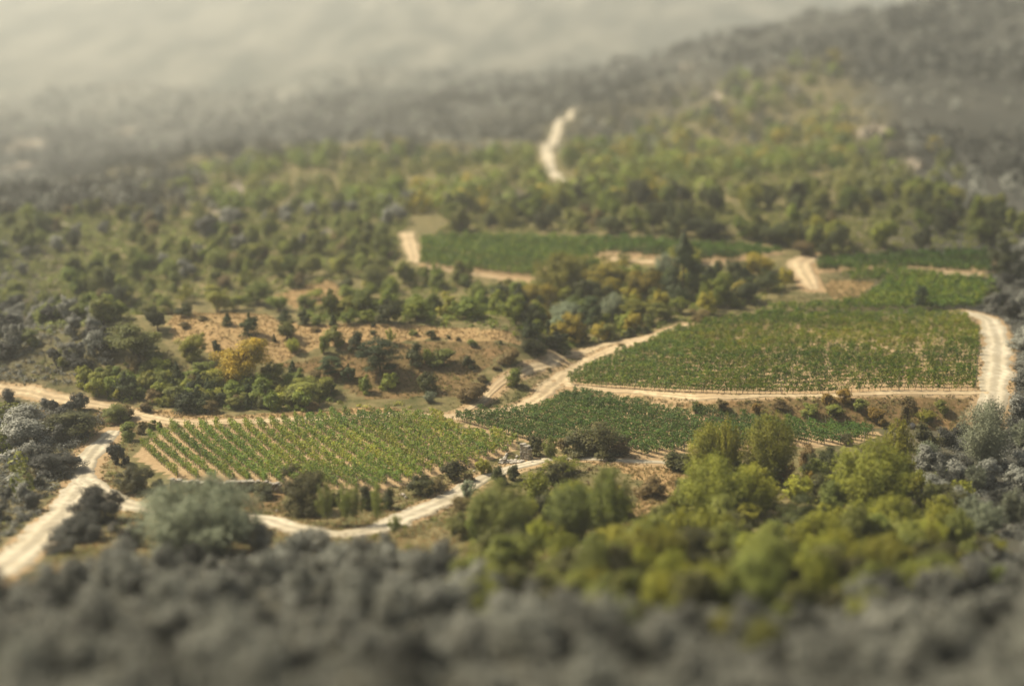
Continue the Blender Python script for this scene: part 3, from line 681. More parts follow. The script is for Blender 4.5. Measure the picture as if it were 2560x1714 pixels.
# ------------------------------------------------------------------ single plants that can be told apart
# (crop, x of foot, y of foot, width, height, species, label)
PL = [
 # dry grass slope and the rim above it
 ('F', 720, 416, 56, 62, 'juniper_tree', 'small dark juniper with bare foot standing highest on the dry grass slope'),
 ('F', 828, 466, 92, 92, 'juniper', 'round dark juniper casting a shadow on the dry grass slope'),
 ('F', 1010, 482, 98, 88, 'olive', 'spreading little tree with visible trunk on the dry grass slope'),
 ('F', 1255, 518, 120, 98, 'olivebush', 'broad dull green bush beside the round dark one on the dry grass rim'),
 ('F', 1350, 532, 90, 92, 'holm', 'round dark bush against the broad dull green one on the dry grass rim'),
 ('F', 1190, 560, 60, 95, 'broad', 'slim pale green tree at the foot of the dry grass rim'),
 ('F', 1465, 660, 205, 185, 'pine', 'large dark spreading pine in the middle of the brown slope'),
 ('F', 1630, 606, 95, 105, 'holm', 'tall rounded evergreen bush just beyond the large pine'),
 ('F', 1692, 612, 72, 85, 'broadbush', 'narrow green bush between two dark bushes on the brown slope'),
 ('F', 1772, 615, 120, 85, 'olivebush', 'wide dark olive bush farther along from the tall rounded evergreen'),
 ('F', 1900, 622, 75, 62, 'holm', 'low dark bush alone on the brown slope near the fork of the tracks'),
 ('F', 2095, 602, 105, 75, 'scrub', 'wide brownish bush beside the dry grass end and the track'),
 ('F', 1430, 423, 28, 20, 'holm', 'tiny dark bush on the crest line of the dry grass'),
 ('F', 1430, 462, 32, 24, 'holm', 'little dark bush just below the crest of the dry grass'),
 ('F', 1520, 505, 60, 75, 'weedtree', 'thin yellow-green sapling on the dry grass rim'),
 ('F', 1630, 462, 46, 26, 'olivebush', 'flat olive bush lying on the dry grass crest'),
 ('F', 1715, 478, 50, 40, 'holm', 'dark round bush half way along the dry grass crest'),
 ('F', 1800, 481, 20, 20, 'holm', 'tiny round bush between two others on the dry grass end'),
 ('F', 1845, 488, 25, 18, 'scrub', 'tiny brownish bush on the dry grass end'),
 ('F', 1915, 517, 48, 36, 'olivebush', 'small green bush on the lower edge of the dry grass end'),
 ('F', 2052, 504, 22, 16, 'holm', 'tiny dark bush on the bare earth at the end of the grass slope'),
 ('F', 1145, 442, 52, 20, 'scrub', 'low brown shrub beside the spreading little tree on the slope'),
 ('F', 948, 497, 22, 40, 'juniper_tree', 'thin dark upright shrub below the spreading little tree'),
 ('F', 665, 537, 42, 48, 'juniper', 'small dark juniper beside the top of the yellow tree'),
 ('F', 1040, 545, 70, 65, 'limeplume', 'thin pale yellow-green sapling on the grass below the spreading tree'),
 ('F', 510, 425, 60, 30, 'scrub', 'low brown shrub on the dry slope near the bright green tree'),
 ('F', 600, 390, 60, 25, 'scrub', 'flat brown shrub on the top edge of the dry slope'),
 # trees round the yellow one
 ('F', 790, 690, 240, 215, 'yellow', 'golden yellow autumn tree above the green thicket'),
 ('F', 540, 600, 145, 140, 'lime', 'bright yellow-green tree beside the golden autumn tree'),
 ('F', 290, 610, 260, 205, 'olive', 'large soft greyish green rounded tree at the edge of the thicket'),
 ('F', 735, 665, 90, 65, 'juniper', 'dark juniper at the foot of the golden autumn tree'),
 ('F', 945, 690, 120, 95, 'lime', 'yellow-green young tree touching the golden autumn tree'),
 ('F', 600, 680, 110, 90, 'olive', 'dull green tree below the bright yellow-green one'),
 ('F', 1038, 662, 52, 75, 'juniper_tree', 'pointed dark juniper right beside the yellow-green thicket'),
 ('F', 1225, 660, 130, 95, 'pine', 'ragged dark young pine on the brown slope short of the large pine'),
 ('F', 1222, 742, 58, 52, 'juniper', 'pointed dark juniper low on the brown slope'),
 ('F', 1310, 685, 75, 68, 'juniper', 'dark juniper tucked under the large pine'),
 ('F', 1145, 700, 80, 75, 'scrub', 'dark brown bush below the ragged young pine'),
 ('F', 1690, 735, 95, 92, 'holm', 'dark leafy bush at the lower edge of the brown slope'),
 ('F', 1512, 725, 90, 80, 'broadbush', 'green bush in front of the foot of the large pine'),
 ('F', 1398, 745, 62, 85, 'broadbush', 'upright green bush low in front of the large pine'),
 ('F', 1708, 790, 62, 55, 'silver', 'silvery grey feathery bush beside the weeds near the track'),
 ('F', 1915, 785, 155, 92, 'scrub', 'big brown dome of scrub beside the curving track'),
 ('F', 1960, 690, 60, 36, 'scrub', 'small brown scrub on the bare bank at the fork of the tracks'),
 ('F', 2035, 628, 45, 16, 'scrub', 'flat scrub on the pale bank above the fork'),
 ('F', 2125, 712, 80, 92, 'broadbush', 'single green bush standing between the two forking tracks'),
 ('F', 2285, 632, 28, 12, 'scrub', 'tiny scrub in the middle of the pale track'),
 # dark junipers along the track at the foot of the thicket
 ('F', 520, 838, 115, 88, 'juniper', 'largest dark juniper at the foot of the thicket beside the track'),
 ('F', 605, 842, 72, 82, 'juniper', 'dark round juniper next to the largest one beside the track'),
 ('F', 648, 845, 70, 65, 'scrub', 'brown bush between dark junipers beside the track'),
 ('F', 695, 805, 72, 66, 'juniper', 'dark juniper behind the brown bush beside the track'),
 ('F', 818, 822, 54, 72, 'juniper_tree', 'pointed dark juniper standing apart beside the vine row ends'),
 ('F', 458, 762, 72, 62, 'juniper', 'dark juniper in the middle of the thicket'),
 ('F', 545, 762, 62, 58, 'juniper', 'dark pointed juniper above the largest juniper'),
 ('F', 950, 785, 45, 50, 'juniper', 'small dark juniper inside the bright green thicket'),
 ('F', 320, 838, 60, 46, 'scrub', 'dull brown bush on the verge of the track'),
 ('F', 1135, 825, 80, 40, 'scrub', 'low grey-brown bush at the end of the green thicket'),
 ('F', 1100, 770, 230, 100, 'olive', 'wide soft yellow-green bush-like tree at the end of the thicket'),
 ('F', 880, 770, 130, 100, 'broad', 'mid green tree in the thicket below the golden one'),
 ('F', 740, 760, 90, 80, 'broad', 'green tree in the thicket behind the pointed dark juniper'),
 ('F', 380, 700, 120, 80, 'broad', 'green tree in the thicket under the greyish rounded tree'),
 # behind the slope
 ('F', 668, 350, 135, 128, 'lime', 'bright green round tree above the dry slope'),
 ('F', 870, 315, 160, 112, 'broad', 'wide green tree beside the bright green round one'),
 ('F', 770, 340, 90, 70, 'broad', 'lower green tree between the bright round one and the wide one'),
 ('F', 510, 305, 100, 85, 'weedtree', 'thin yellowish half bare tree behind the bright round one'),
 ('F', 180, 330, 125, 110, 'darktree', 'dark blurred tree standing on the pale bare ground'),
 ('F', 380, 445, 110, 125, 'darktree', 'tall dark tree over the greyish rounded tree'),
 ('F', 500, 375, 110, 68, 'darktree', 'wide low dark tree at the top edge of the dry slope'),
 ('F', 970, 345, 110, 75, 'broad', 'green tree at the gap below the bare upper meadow'),
 ('F', 1000, 395, 65, 45, 'juniper', 'dark juniper above the spreading little tree'),
 ('F', 1095, 412, 62, 62, 'juniper', 'dark juniper first in the line behind the dry grass crest'),
 ('F', 1160, 416, 62, 50, 'broadbush', 'green bush second in the line behind the dry grass crest'),
 ('F', 1235, 417, 42, 56, 'juniper_tree', 'pointed dark juniper in the line behind the dry grass crest'),
 ('F', 1310, 408, 95, 72, 'broad', 'broad green tree in the line behind the dry grass crest'),
 ('F', 1400, 402, 85, 62, 'broadbush', 'dense green bush in the line behind the dry grass crest'),
 ('F', 1505, 405, 130, 115, 'darktree', 'large dark green tree in the line behind the dry grass crest'),
 ('F', 1545, 405, 45, 72, 'lime', 'slim light green tree against the large dark green one'),
 ('F', 1645, 395, 140, 115, 'broad', 'tall green tree right of nothing but the gully wood'),
 ('F', 1440, 240, 130, 120, 'willow', 'pale green tree under the bare upper meadow rim'),
 ('F', 1300, 250, 80, 65, 'darktree', 'dark tree on the rim of the bare upper meadow'),
 ('F', 1075, 190, 75, 70, 'olive', 'brownish tree at the upper end of the bare meadow'),
 ('F', 1600, 200, 80, 80, 'broad', 'green tree by the start of the far vineyard path'),
 ('F', 1150, 290, 90, 50, 'lime', 'low yellow-green bush-like tree inside the bare meadow'),
 ('F', 1410, 250, 60, 55, 'lime', 'bright yellow-green tree among duller ones by the bare meadow'),
 # wood in the gully up to the upper track
 ('E', 190, 345, 240, 190, 'limeplume', 'tall feathery yellow-green tree below the far vineyard'),
 ('E', 400, 345, 260, 165, 'yellow2', 'broad golden green tree in the middle of the gully wood'),
 ('E', 590, 375, 165, 140, 'yellow2', 'golden green tree against the tall dark conifer'),
 ('E', 755, 368, 205, 300, 'tallconifer', 'tall dark conifer rising above the gully wood'),
 ('E', 905, 405, 135, 145, 'broad', 'leafy green tree beside the foot of the tall conifer'),
 ('E', 1010, 305, 125, 120, 'darktree', 'dark spreading tree beyond the tall conifer'),
 ('E', 912, 260, 65, 65, 'juniper_tree', 'pointed dark conifer just beyond the tall one'),
 ('E', 1130, 245, 120, 62, 'olive', 'low olive tree beside the upper pale track'),
 ('E', 1150, 330, 130, 95, 'darktree', 'dark rounded tree beside the bend of the upper track'),
 ('E', 1245, 285, 70, 55, 'holm', 'dark bush at the very edge of the upper pale track'),
 ('E', 1060, 385, 125, 95, 'darktree', 'dark green tree on the slope below the upper track'),
 ('E', 980, 405, 115, 75, 'olive', 'olive tree below the dark spreading tree'),
 ('E', 340, 400, 160, 125, 'darktree', 'dark green tree under the golden green ones'),
 ('E', 330, 522, 112, 165, 'pine', 'upright dark pine alone in the lower gully'),
 ('E', 90, 410, 150, 120, 'yellow2', 'yellowish tree at the near end of the gully wood'),
 ('E', 520, 462, 210, 95, 'lime', 'wide light green tree beside the upright pine'),
 ('E', 740, 435, 110, 80, 'broad', 'mid green tree below the tall conifer'),
 ('E', 650, 470, 120, 85, 'olive', 'soft green tree above the bare bank of the track'),
 ('E', 215, 470, 150, 90, 'silverg', 'grey-green willowy tree behind the upright pine'),
 ('E', 40, 562, 95, 85, 'juniper', 'dark juniper above the pale track'),
 ('E', 130, 532, 48, 68, 'juniper_tree', 'pointed black-green juniper rising from the dark clump'),
 ('E', 70, 618, 130, 70, 'holm', 'low dark clump beside the pale track and the dead branch'),
 ('E', 175, 604, 135, 80, 'holm', 'bigger dark clump above the widening track'),
 ('E', 272, 572, 92, 72, 'juniper', 'dark juniper behind the dark clump'),
 ('E', 412, 562, 105, 82, 'olivebush', 'olive bush above the bare bank of the track'),
 ('E', 582, 525, 52, 34, 'holm', 'little dark bush on the bare bank of the track'),
 ('E', 500, 545, 70, 45, 'holm', 'dark bush on the slope over the bare bank'),
 ('E', 468, 588, 34, 16, 'scrub', 'tiny bush in the fork where the two tracks merge'),
 ('E', 842, 465, 120, 55, 'scrub', 'brown scrub on the corner above the big vineyard'),
 ('E', 1860, 417, 66, 112, 'pinelet', 'single dark tree standing among the weedy vine rows'),
 ('E', 480, 200, 72, 42, 'olivebush', 'lone bush on the footpath before the strip vineyard'),
 ('E', 760, 200, 150, 85, 'limeplume', 'light green feathery tree behind the top of the tall conifer'),
 ('E', 1320, 165, 110, 65, 'scrub', 'brownish bush over the upper end of the pale track'),
 ('E', 1410, 168, 90, 62, 'holm', 'dark bush second along from the upper end of the track'),
 ('E', 1490, 165, 95, 50, 'olivebush', 'olive bush above the first vine row beyond the weedy slope'),
 ('E', 1205, 110, 215, 105, 'darktree', 'huge dark round tree over the end of the strip vineyard'),
 ('E', 1350, 120, 130, 105, 'darktree', 'dark tree beside the huge dark round one'),
 ('E', 1465, 120, 120, 115, 'limeplume', 'yellow-green tree beside the dark trees over the upper track'),
 ('E', 860, 85, 215, 90, 'darktree', 'dark blurred tree in the edge of the wood over the strip vineyard'),
 ('E', 420, 62, 150, 85, 'darktree', 'dark blurred tree over the smooth far vineyard'),
 ('E', 2250, 255, 190, 185, 'bigdark', 'black-green blurred tree at the end of the far vine rows'),
 # hedge along the near edge of the sandy vineyard
 ('B', 130, 940, 300, 260, 'darkround', 'dark rounded bush at the sandy corner of the wide-gapped vineyard'),
 ('B', 350, 945, 150, 130, 'holm', 'small dark bush beside the corner bush and the stone wall'),
 ('B', 75, 500, 150, 150, 'olivebush', 'olive bush on the rough strip beside the sandy margin'),
 ('B', 40, 320, 150, 120, 'scrub', 'brown bush in the fork of the tracks by the vineyard corner'),
 ('B', 180, 450, 90, 110, 'scrub', 'tall brown weedy bush beside the first vine rows'),
 ('B', 265, 410, 80, 80, 'olivebush', 'little bush at the far corner of the wide-gapped vineyard'),
 ('B', 340, 425, 50, 80, 'scrub', 'thin dry shrub at the head of the vine rows'),
 ('B', -20, 700, 170, 190, 'darkgrey', 'dark brushy shrub above the pale track bend'),
 ('B', 1210, 980, 210, 140, 'darkround', 'round bush growing on top of the dry stone wall'),
 ('B', 1540, 1115, 400, 370, 'olivedark', 'largest dark bush breaking the hedge at the vineyard wall'),
 ('B', 1800, 1050, 120, 120, 'holm', 'low dark bush next to the largest hedge bush'),
 ('B', 2080, 1070, 190, 200, 'holm', 'dark hedge bush behind the thin saplings'),
 ('B', 2240, 1070, 140, 170, 'holm', 'dark hedge bush at the end of the thin saplings'),
 ('B', 1740, 1215, 190, 420, 'sapling', 'tallest thin sapling in front of the largest hedge bush'),
 ('B', 1900, 1215, 170, 380, 'sapling', 'second thin sapling along the hedge'),
 ('B', 1985, 1210, 170, 340, 'sapling', 'third thin sapling along the hedge'),
 ('B', 2150, 1205, 150, 360, 'sapling', 'fourth thin sapling along the hedge'),
 ('B', 2300, 1300, 120, 200, 'sapling', 'shortest thin sapling at the end of the hedge'),
 ('C', 440, 985, 190, 135, 'olivedark', 'dark brown-green bush between the vine row ends and the track'),
 ('C', 560, 960, 160, 110, 'scrub', 'brown dry bush in the hedge above the pale track'),
 ('C', 680, 875, 180, 150, 'darkround', 'dense round bush in the hedge below the last vine rows'),
 ('C', 905, 830, 130, 120, 'limebush', 'fresh green bush beside the stone rubble'),
 ('C', 800, 890, 90, 60, 'scrub', 'low bush beside the track short of the stone rubble'),
 ('C', 1030, 915, 140, 145, 'holm', 'dark upright bush below the stone rubble'),
 ('C', 1130, 880, 100, 115, 'olivedark', 'dark bush next to the upright one below the rubble'),
 ('C', 790, 1005, 100, 130, 'silver', 'greyish feathery shrub on the edge of the pale track'),
 ('C', 735, 1095, 150, 100, 'scrub', 'brown scrub below the greyish feathery shrub'),
 ('C', 1285, 700, 120, 155, 'olivedark', 'dark bush against the ruined stone wall'),
 ('C', 1400, 715, 130, 150, 'willowbush', 'light green round bush near the ruined stone wall'),
 ('C', 1490, 670, 120, 110, 'scrub', 'brown-green bush between the light round bush and the big dark one'),
 ('C', 1720, 695, 420, 250, 'olivedark', 'biggest dark bush at the foot of the dark green vineyard'),
 ('C', 1900, 690, 160, 110, 'scrub', 'low bush leaning on the biggest dark bush'),
 ('C', 2310, 805, 150, 140, 'holm', 'dark bush at the end of the narrow footpath'),
 ('C', 2120, 1000, 210, 150, 'scrub', 'brown-green bush alone in the tawny grass'),
 ('C', 1370, 905, 140, 110, 'olivedark', 'dark green bush in the weeds below the footpath'),
 ('C', 1290, 985, 150, 120, 'olivebush', 'olive bush behind the airy tree'),
 ('C', 1470, 830, 260, 130, 'weedbush', 'yellowish weedy bush below the footpath'),
 ('C', 1030, 1330, 440, 440, 'willow', 'airy pale green round tree nearest the bend of the pale track'),
 ('C', 1560, 1320, 380, 430, 'willow', 'tall airy green tree in the tawny grass'),
 ('C', 1830, 1340, 300, 560, 'willow', 'taller airy tree with a pointed top in the tawny grass'),
 # bright trees before the dark green vineyard
 ('D', 440, 640, 250, 360, 'limeplume', 'bright yellow-green tree standing before the dark green vineyard'),
 ('D', 560, 660, 140, 410, 'limeplume', 'narrow bright yellow-green tree with a spiky top'),
 ('D', 830, 660, 330, 450, 'limeplume', 'tallest bright green tree before the dark green vineyard'),
 ('D', 480, 900, 460, 420, 'limeplume', 'broad glowing yellow-green tree low before the bright ones'),
 ('D', 720, 870, 300, 330, 'weedbush', 'yellowish leafy bush under the tallest bright tree'),
 ('D', 1500, 850, 470, 470, 'limeplume', 'large round yellow-green tree with visible branches'),
 ('D', 1660, 660, 190, 400, 'limeplume', 'pointed pale tree rising behind the large round one'),
 ('D', 1190, 620, 240, 180, 'darktree', 'dark green tree behind the large round yellow-green one'),
 ('D', 1080, 575, 120, 160, 'scrub', 'brown twiggy bush beside the tallest bright tree'),
 ('D', 920, 650, 160, 160, 'red', 'reddish brown bush below the tallest bright tree'),
 ('D', 1100, 710, 90, 130, 'ochre', 'ochre upright bush beside the reddish one'),
 ('D', 1200, 740, 150, 130, 'olivebush', 'olive bush beside the large round yellow-green tree'),
 ('D', 1340, 420, 110, 80, 'darkround', 'dark bush at the lower edge of the dark green vineyard'),
 ('D', 1860, 500, 180, 220, 'darkround', 'large dark bush at the far end of the bank'),
 ('D', 1990, 440, 120, 130, 'darkgrey', 'dark dull bush beside the large dark one on the bank'),
 ('D', 1730, 300, 110, 190, 'scrub', 'thin dark upright shrub on the bank'),
 ('D', 760, 225, 70, 76, 'ochre', 'ochre yellow bush low on the bank'),
 ('D', 1540, 285, 110, 105, 'ochre', 'ochre bush on the lower edge of the bank'),
 ('D', 1320, 145, 115, 86, 'ochre', 'rusty ochre bush on top of the bank beside the vines'),
 ('D', 1215, 160, 80, 76, 'ochre', 'ochre bush next to the rusty one on top of the bank'),
 ('D', 375, 195, 70, 60, 'olivebush', 'pale leafy bush on the bank near its thin end'),
 ('D', 525, 195, 80, 70, 'scrub', 'brown bush on the bank beside the pale leafy one'),
 ('D', 1260, 240, 130, 86, 'olivebush', 'olive bush half way down the bank'),
 ('D', 1420, 195, 120, 80, 'olivebush', 'dull green bush in the middle of the bank'),
 ('D', 1960, 205, 90, 76, 'olivebush', 'dull green bush near the far top of the bank'),
 ('D', 1850, 260, 130, 70, 'weedbush', 'yellowish bush on the bank by the thin upright shrub'),
 ('D', 920, 190, 110, 60, 'scrub', 'brown spreading bush on the top of the bank'),
 ('D', 1100, 220, 120, 70, 'olivebush', 'olive spreading bush on the bank over the vineyard tip'),
 ('D', 2240, 560, 330, 420, 'greywillow', 'tall pale grey-green willowy tree at the end of the pale track'),
 ('D', 250, 590, 200, 130, 'olivedark', 'dark bush at the tip of the narrow footpath'),
 ('D', 1050, 980, 380, 230, 'bigdark', 'black-green blurred bush in front of the large round tree'),
 # pale trees in front of the sandy vineyard
 ('Z', 455, 1265, 270, 165, 'greywillow', 'wide grey-green feathery tree in front of the stone wall'),
 ('Z', 400, 1200, 110, 80, 'darkround', 'dark bush against the grey-green feathery tree'),
 ('Z', 560, 1240, 80, 70, 'greywillow', 'small grey feathery tree beside the wide one'),
 ('Z', 222, 1192, 115, 72, 'darkgrey', 'round dull bush in the fork of the chalky tracks'),
 ('Z', 165, 1000, 140, 62, 'olivedark', 'wide dark blurred bush above the chalky track'),
 ('Z', 60, 1010, 130, 80, 'grey', 'grey blurred bush behind the chalky track'),
 ('Z', 270, 962, 70, 40, 'olivebush', 'olive bush on the corner between the two tracks'),
 ('Z', 135, 1080, 110, 50, 'darkgrey', 'dark low bush on the outer side of the track bend'),
 ('Z', 180, 1235, 120, 60, 'darkgrey', 'dark bush on the island between the chalky tracks'),
 ('Z', 140, 1265, 80, 40, 'darkgrey', 'small dark bush at the near end of the track island'),
 ('Z', 300, 1250, 90, 60, 'darkgrey', 'dark bush where the grey thicket begins'),
]
SPEC.update({'weedtree': ('sapling', 'sapling', 'sapling'), 'yellow2': ('autumn_tree', 'tree', 'tree'), 'tallconifer': ('conifer_tree', 'conifer', 'cone'), 'silverg': ('slender_tree', 'tree', 'plume'),
             'pinelet': ('small_tree', 'tree', 'pine'), 'bigdark': ('evergreen_bush', 'bush', 'bush'), 'darkround': ('evergreen_bush', 'bush', 'bush'), 'olivedark': ('evergreen_bush', 'bush', 'bush'),
             'willowbush': ('leafy_bush', 'bush', 'plumebush'), 'weedbush': ('weedy_bush', 'bush', 'plumebush'), 'greywillow': ('grey_tree', 'tree', 'plume')})
SP2 = {'yellow2': ((.15, .145, .016), (.42, .33, .034)), 'olivedark': ((.034, .037, .012), (.11, .105, .033)), 'greywillow': ((.11, .125, .075), (.25, .27, .17)), 'tallconifer': ((.042, .062, .022), (.095, .12, .042))}
for k, (a, b) in SP2.items(): M[k] = leaf_mat(k + '_leaves', a, b)
SPEC['olive2'] = ('scrub_bush', 'bush', 'bush')
MATOF.update({'olive2': 'olive', 'weedtree': 'lime', 'silverg': 'silver', 'pinelet': 'pine', 'bigdark': 'holm', 'darkround': 'olivedark', 'willowbush': 'willow', 'weedbush': 'lime'})
PL = [tuple(x.replace('right of nothing but the gully wood', 'at the near end of the gully wood') if isinstance(x, str) else x for x in p) for p in PL]
for p in PL: P(*p)

# ------------------------------------------------------------------ plants of the thickets
def zp(*pts): return wpoly(Zc(*pts))
THICK = wpoly(Fc((180, 600), (420, 640), (640, 690), (960, 700), (1180, 730), (1250, 780), (1100, 830), (820, 828), (560, 835), (330, 800), (60, 770), (0, 700)))
n1 = scatter(THICK, 75, {'broadbush': (5, 'mid green bush'), 'limebush': (3, 'light green bush'), 'olivebush': (2, 'olive bush'), 'juniper': (1.6, 'dark juniper'), 'scrub': (1, 'brown bush')}, (2.0, 4.2), 'in the thicket below the golden tree', 'plants of the thicket below the golden tree', 11, gap=.42)
GUL = wpoly(Ec((0, 300), (60, 240), (300, 230), (700, 230), (1000, 240), (1240, 250), (1230, 330), (1050, 400), (870, 440), (760, 500), (600, 530), (450, 580), (250, 600), (60, 560), (-60, 540)))
n2 = scatter(GUL, 70, {'broad': (4, 'mid green tree'), 'olive': (2, 'olive green tree'), 'yellow2': (3, 'golden green tree'), 'darktree': (1, 'dark evergreen tree'), 'lime': (3, 'light green tree'), 'broadbush': (4, 'green bush'), 'silverg': (1, 'silvery slender tree'), 'juniper': (2, 'dark juniper')}, (2.6, 5.0), 'in the gully wood above the pale track', 'plants of the gully wood', 12, gap=.42)
GUL2 = wpoly(Fc((1050, 330), (1260, 320), (1330, 250), (1600, 210), (1900, 190), (2200, 260), (2280, 460), (2150, 470), (1700, 420), (1500, 400), (1100, 400)))
n3 = scatter(GUL2, 60, {'broad': (5, 'mid green tree'), 'olive': (2, 'olive green tree'), 'darktree': (1, 'dark evergreen tree'), 'broadbush': (4, 'green bush'), 'limebush': (2, 'light green bush'), 'juniper': (1, 'dark juniper')}, (2.6, 5.0), 'in the hollow between the dry grass and the far vineyard', 'plants of the hollow', 13, gap=.42)
RIM = wpoly(Fc((-200, 250), (100, 120), (500, 40), (900, 0), (1500, 0), (1580, 160), (1300, 190), (1000, 270), (900, 300), (500, 300), (250, 400), (-200, 480)))
n4 = scatter(RIM, 100, {'broad': (3, 'mid green tree'), 'olive': (4, 'olive green tree'), 'willow': (3, 'pale green slender tree'), 'darktree': (.5, 'dark evergreen tree'), 'scrub': (3, 'brown bush'), 'limebush': (1, 'light green bush')}, (2.2, 4.2), 'on the rise behind the dry grass slope', 'plants of the rise behind the dry grass', 14, gap=.45)
LEFT = wpoly(Zc((-120, 700), (100, 690), (240, 720), (260, 880), (120, 880), (-120, 870)))
n5 = scatter(LEFT, 75, {'olivebush': (2, 'dull olive bush'), 'grey': (3, 'grey bush'), 'darkgrey': (2, 'dark grey bush'), 'greytree': (1, 'grey tree')}, (2.4, 4.6), 'on the hazy flank where the chalky track begins', 'grey plants of the hazy flank', 15, gap=.4)
LEFT2 = wpoly(Zc((-120, 910), (120, 930), (250, 950), (220, 1000), (180, 1060), (150, 1130), (60, 1200), (-120, 1290)))
n6 = scatter(LEFT2, 36, {'darkgrey': (3, 'dark grey bush'), 'grey': (3, 'grey bush')}, (1.8, 4.0), 'beyond the chalky track bend', 'grey plants beyond the track bend', 16, gap=.5)
FRONT = zp((-80, 1400), (60, 1340), (180, 1295), (330, 1275), (560, 1270), (640, 1250), (880, 1250), (1000, 1280), (1200, 1370), (1500, 1440), (1900, 1410), (2250, 1280), (2450, 1270)) + [(66, 56), (-60, 56)]
n7 = scatter(FRONT, 330, {'grey': (3, 'grey bush'), 'darkgrey': (2.2, 'dark grey bush'), 'greyplume': (6, 'feathery grey tree')}, (1.6, 3.0), 'in the blurred grey thicket nearest the viewer', 'grey plants of the blurred near thicket', 17, gap=.4)
BRIGHT = wpoly(Zc((1060, 1230), (1250, 1080), (1500, 1180), (1640, 1050), (1900, 1080), (2200, 1080), (2240, 1230), (2000, 1350), (1700, 1420), (1300, 1360), (1050, 1300)))
n8 = scatter(BRIGHT, 150, {'limeplume': (3, 'yellow-green slender tree'), 'willow': (3, 'pale green slender tree'), 'olivebush': (3, 'olive bush'), 'weedbush': (2, 'yellowish weedy bush'), 'darkround': (2, 'dark bush')}, (2.2, 4.4), 'on the overgrown slope below the dark green vineyard', 'plants of the overgrown slope', 18, gap=.42)
RIGHT = wpoly(Zc((2240, 960), (2420, 900), (2460, 1250), (2250, 1240), (2120, 1120), (2080, 1050), (2160, 1000)))
n9 = scatter(RIGHT, 36, {'grey': (3, 'grey bush'), 'greywillow': (3, 'grey-green feathery tree'), 'darkgrey': (2, 'dark grey bush')}, (2.4, 4.4), 'beside the end of the bank and the chalky track', 'grey plants at the end of the bank', 19, gap=.5)
RIGHT2 = wpoly(Zc((2290, 560), (2440, 540), (2460, 880), (2300, 900), (2300, 760), (2230, 700)))
n10 = scatter(RIGHT2, 34, {'grey': (3, 'grey bush'), 'darkgrey': (3, 'dark grey bush'), 'darktree': (1, 'dark evergreen tree')}, (2.6, 5), 'outside the chalky track of the big vineyard', 'grey plants outside the chalky track', 20, gap=.5)
WOODEDGE = wpoly(Zc((1000, 535), (1050, 490), (1350, 440), (1700, 470), (2100, 440), (2330, 520), (2330, 560), (2200, 570), (1850, 580), (1800, 565), (1500, 540), (1250, 532)))
n11 = scatter(WOODEDGE, 110, {'broad': (4, 'mid green tree'), 'olive': (3, 'olive green tree'), 'darktree': (4, 'dark evergreen tree'), 'limeplume': (2, 'yellow-green slender tree'), 'scrub': (1, 'brown bush')}, (4.0, 6.5), 'in the edge of the wood beyond the far vineyards', 'trees at the edge of the far wood', 21, gap=.42)
WESTWOOD = wpoly(Zc((-200, 500), (100, 480), (420, 500), (740, 470), (950, 470), (925, 530), (920, 600), (620, 600), (430, 640), (250, 690), (100, 700), (-200, 720)))
n12 = scatter(WESTWOOD, 165, {'broad': (3, 'mid green tree'), 'olive': (4, 'olive green tree'), 'willow': (4, 'pale green slender tree'), 'greytree': (3, 'grey tree'), 'darktree': (.6, 'dark evergreen tree'), 'scrub': (1, 'brown bush')}, (2.6, 4.8), 'in the hazy wood behind the rise', 'plants of the hazy wood behind the rise', 22, gap=.42)  # pale and grey leaf mix puts local fog into the plant colours
FADE = zp((1000, 1290), (1200, 1330), (1500, 1380), (1900, 1350), (2250, 1240), (2300, 1330), (1900, 1470), (1500, 1500), (1150, 1440), (1000, 1350))
n13 = scatter(FADE, 60, {'olive2': (4, 'dull olive bush'), 'willowbush': (2, 'pale green feathery bush'), 'weedbush': (1, 'yellowish weedy bush'), 'darkround': (2.5, 'dark bush')}, (1.6, 3.2), 'where the overgrown slope meets the grey thicket', 'plants between the overgrown slope and the grey thicket', 23, gap=.3)
print('SCATTER', n13, n12, n1, n2, n3, n4, n5, n6, n7, n8, n9, n10, n11, len(DONE))

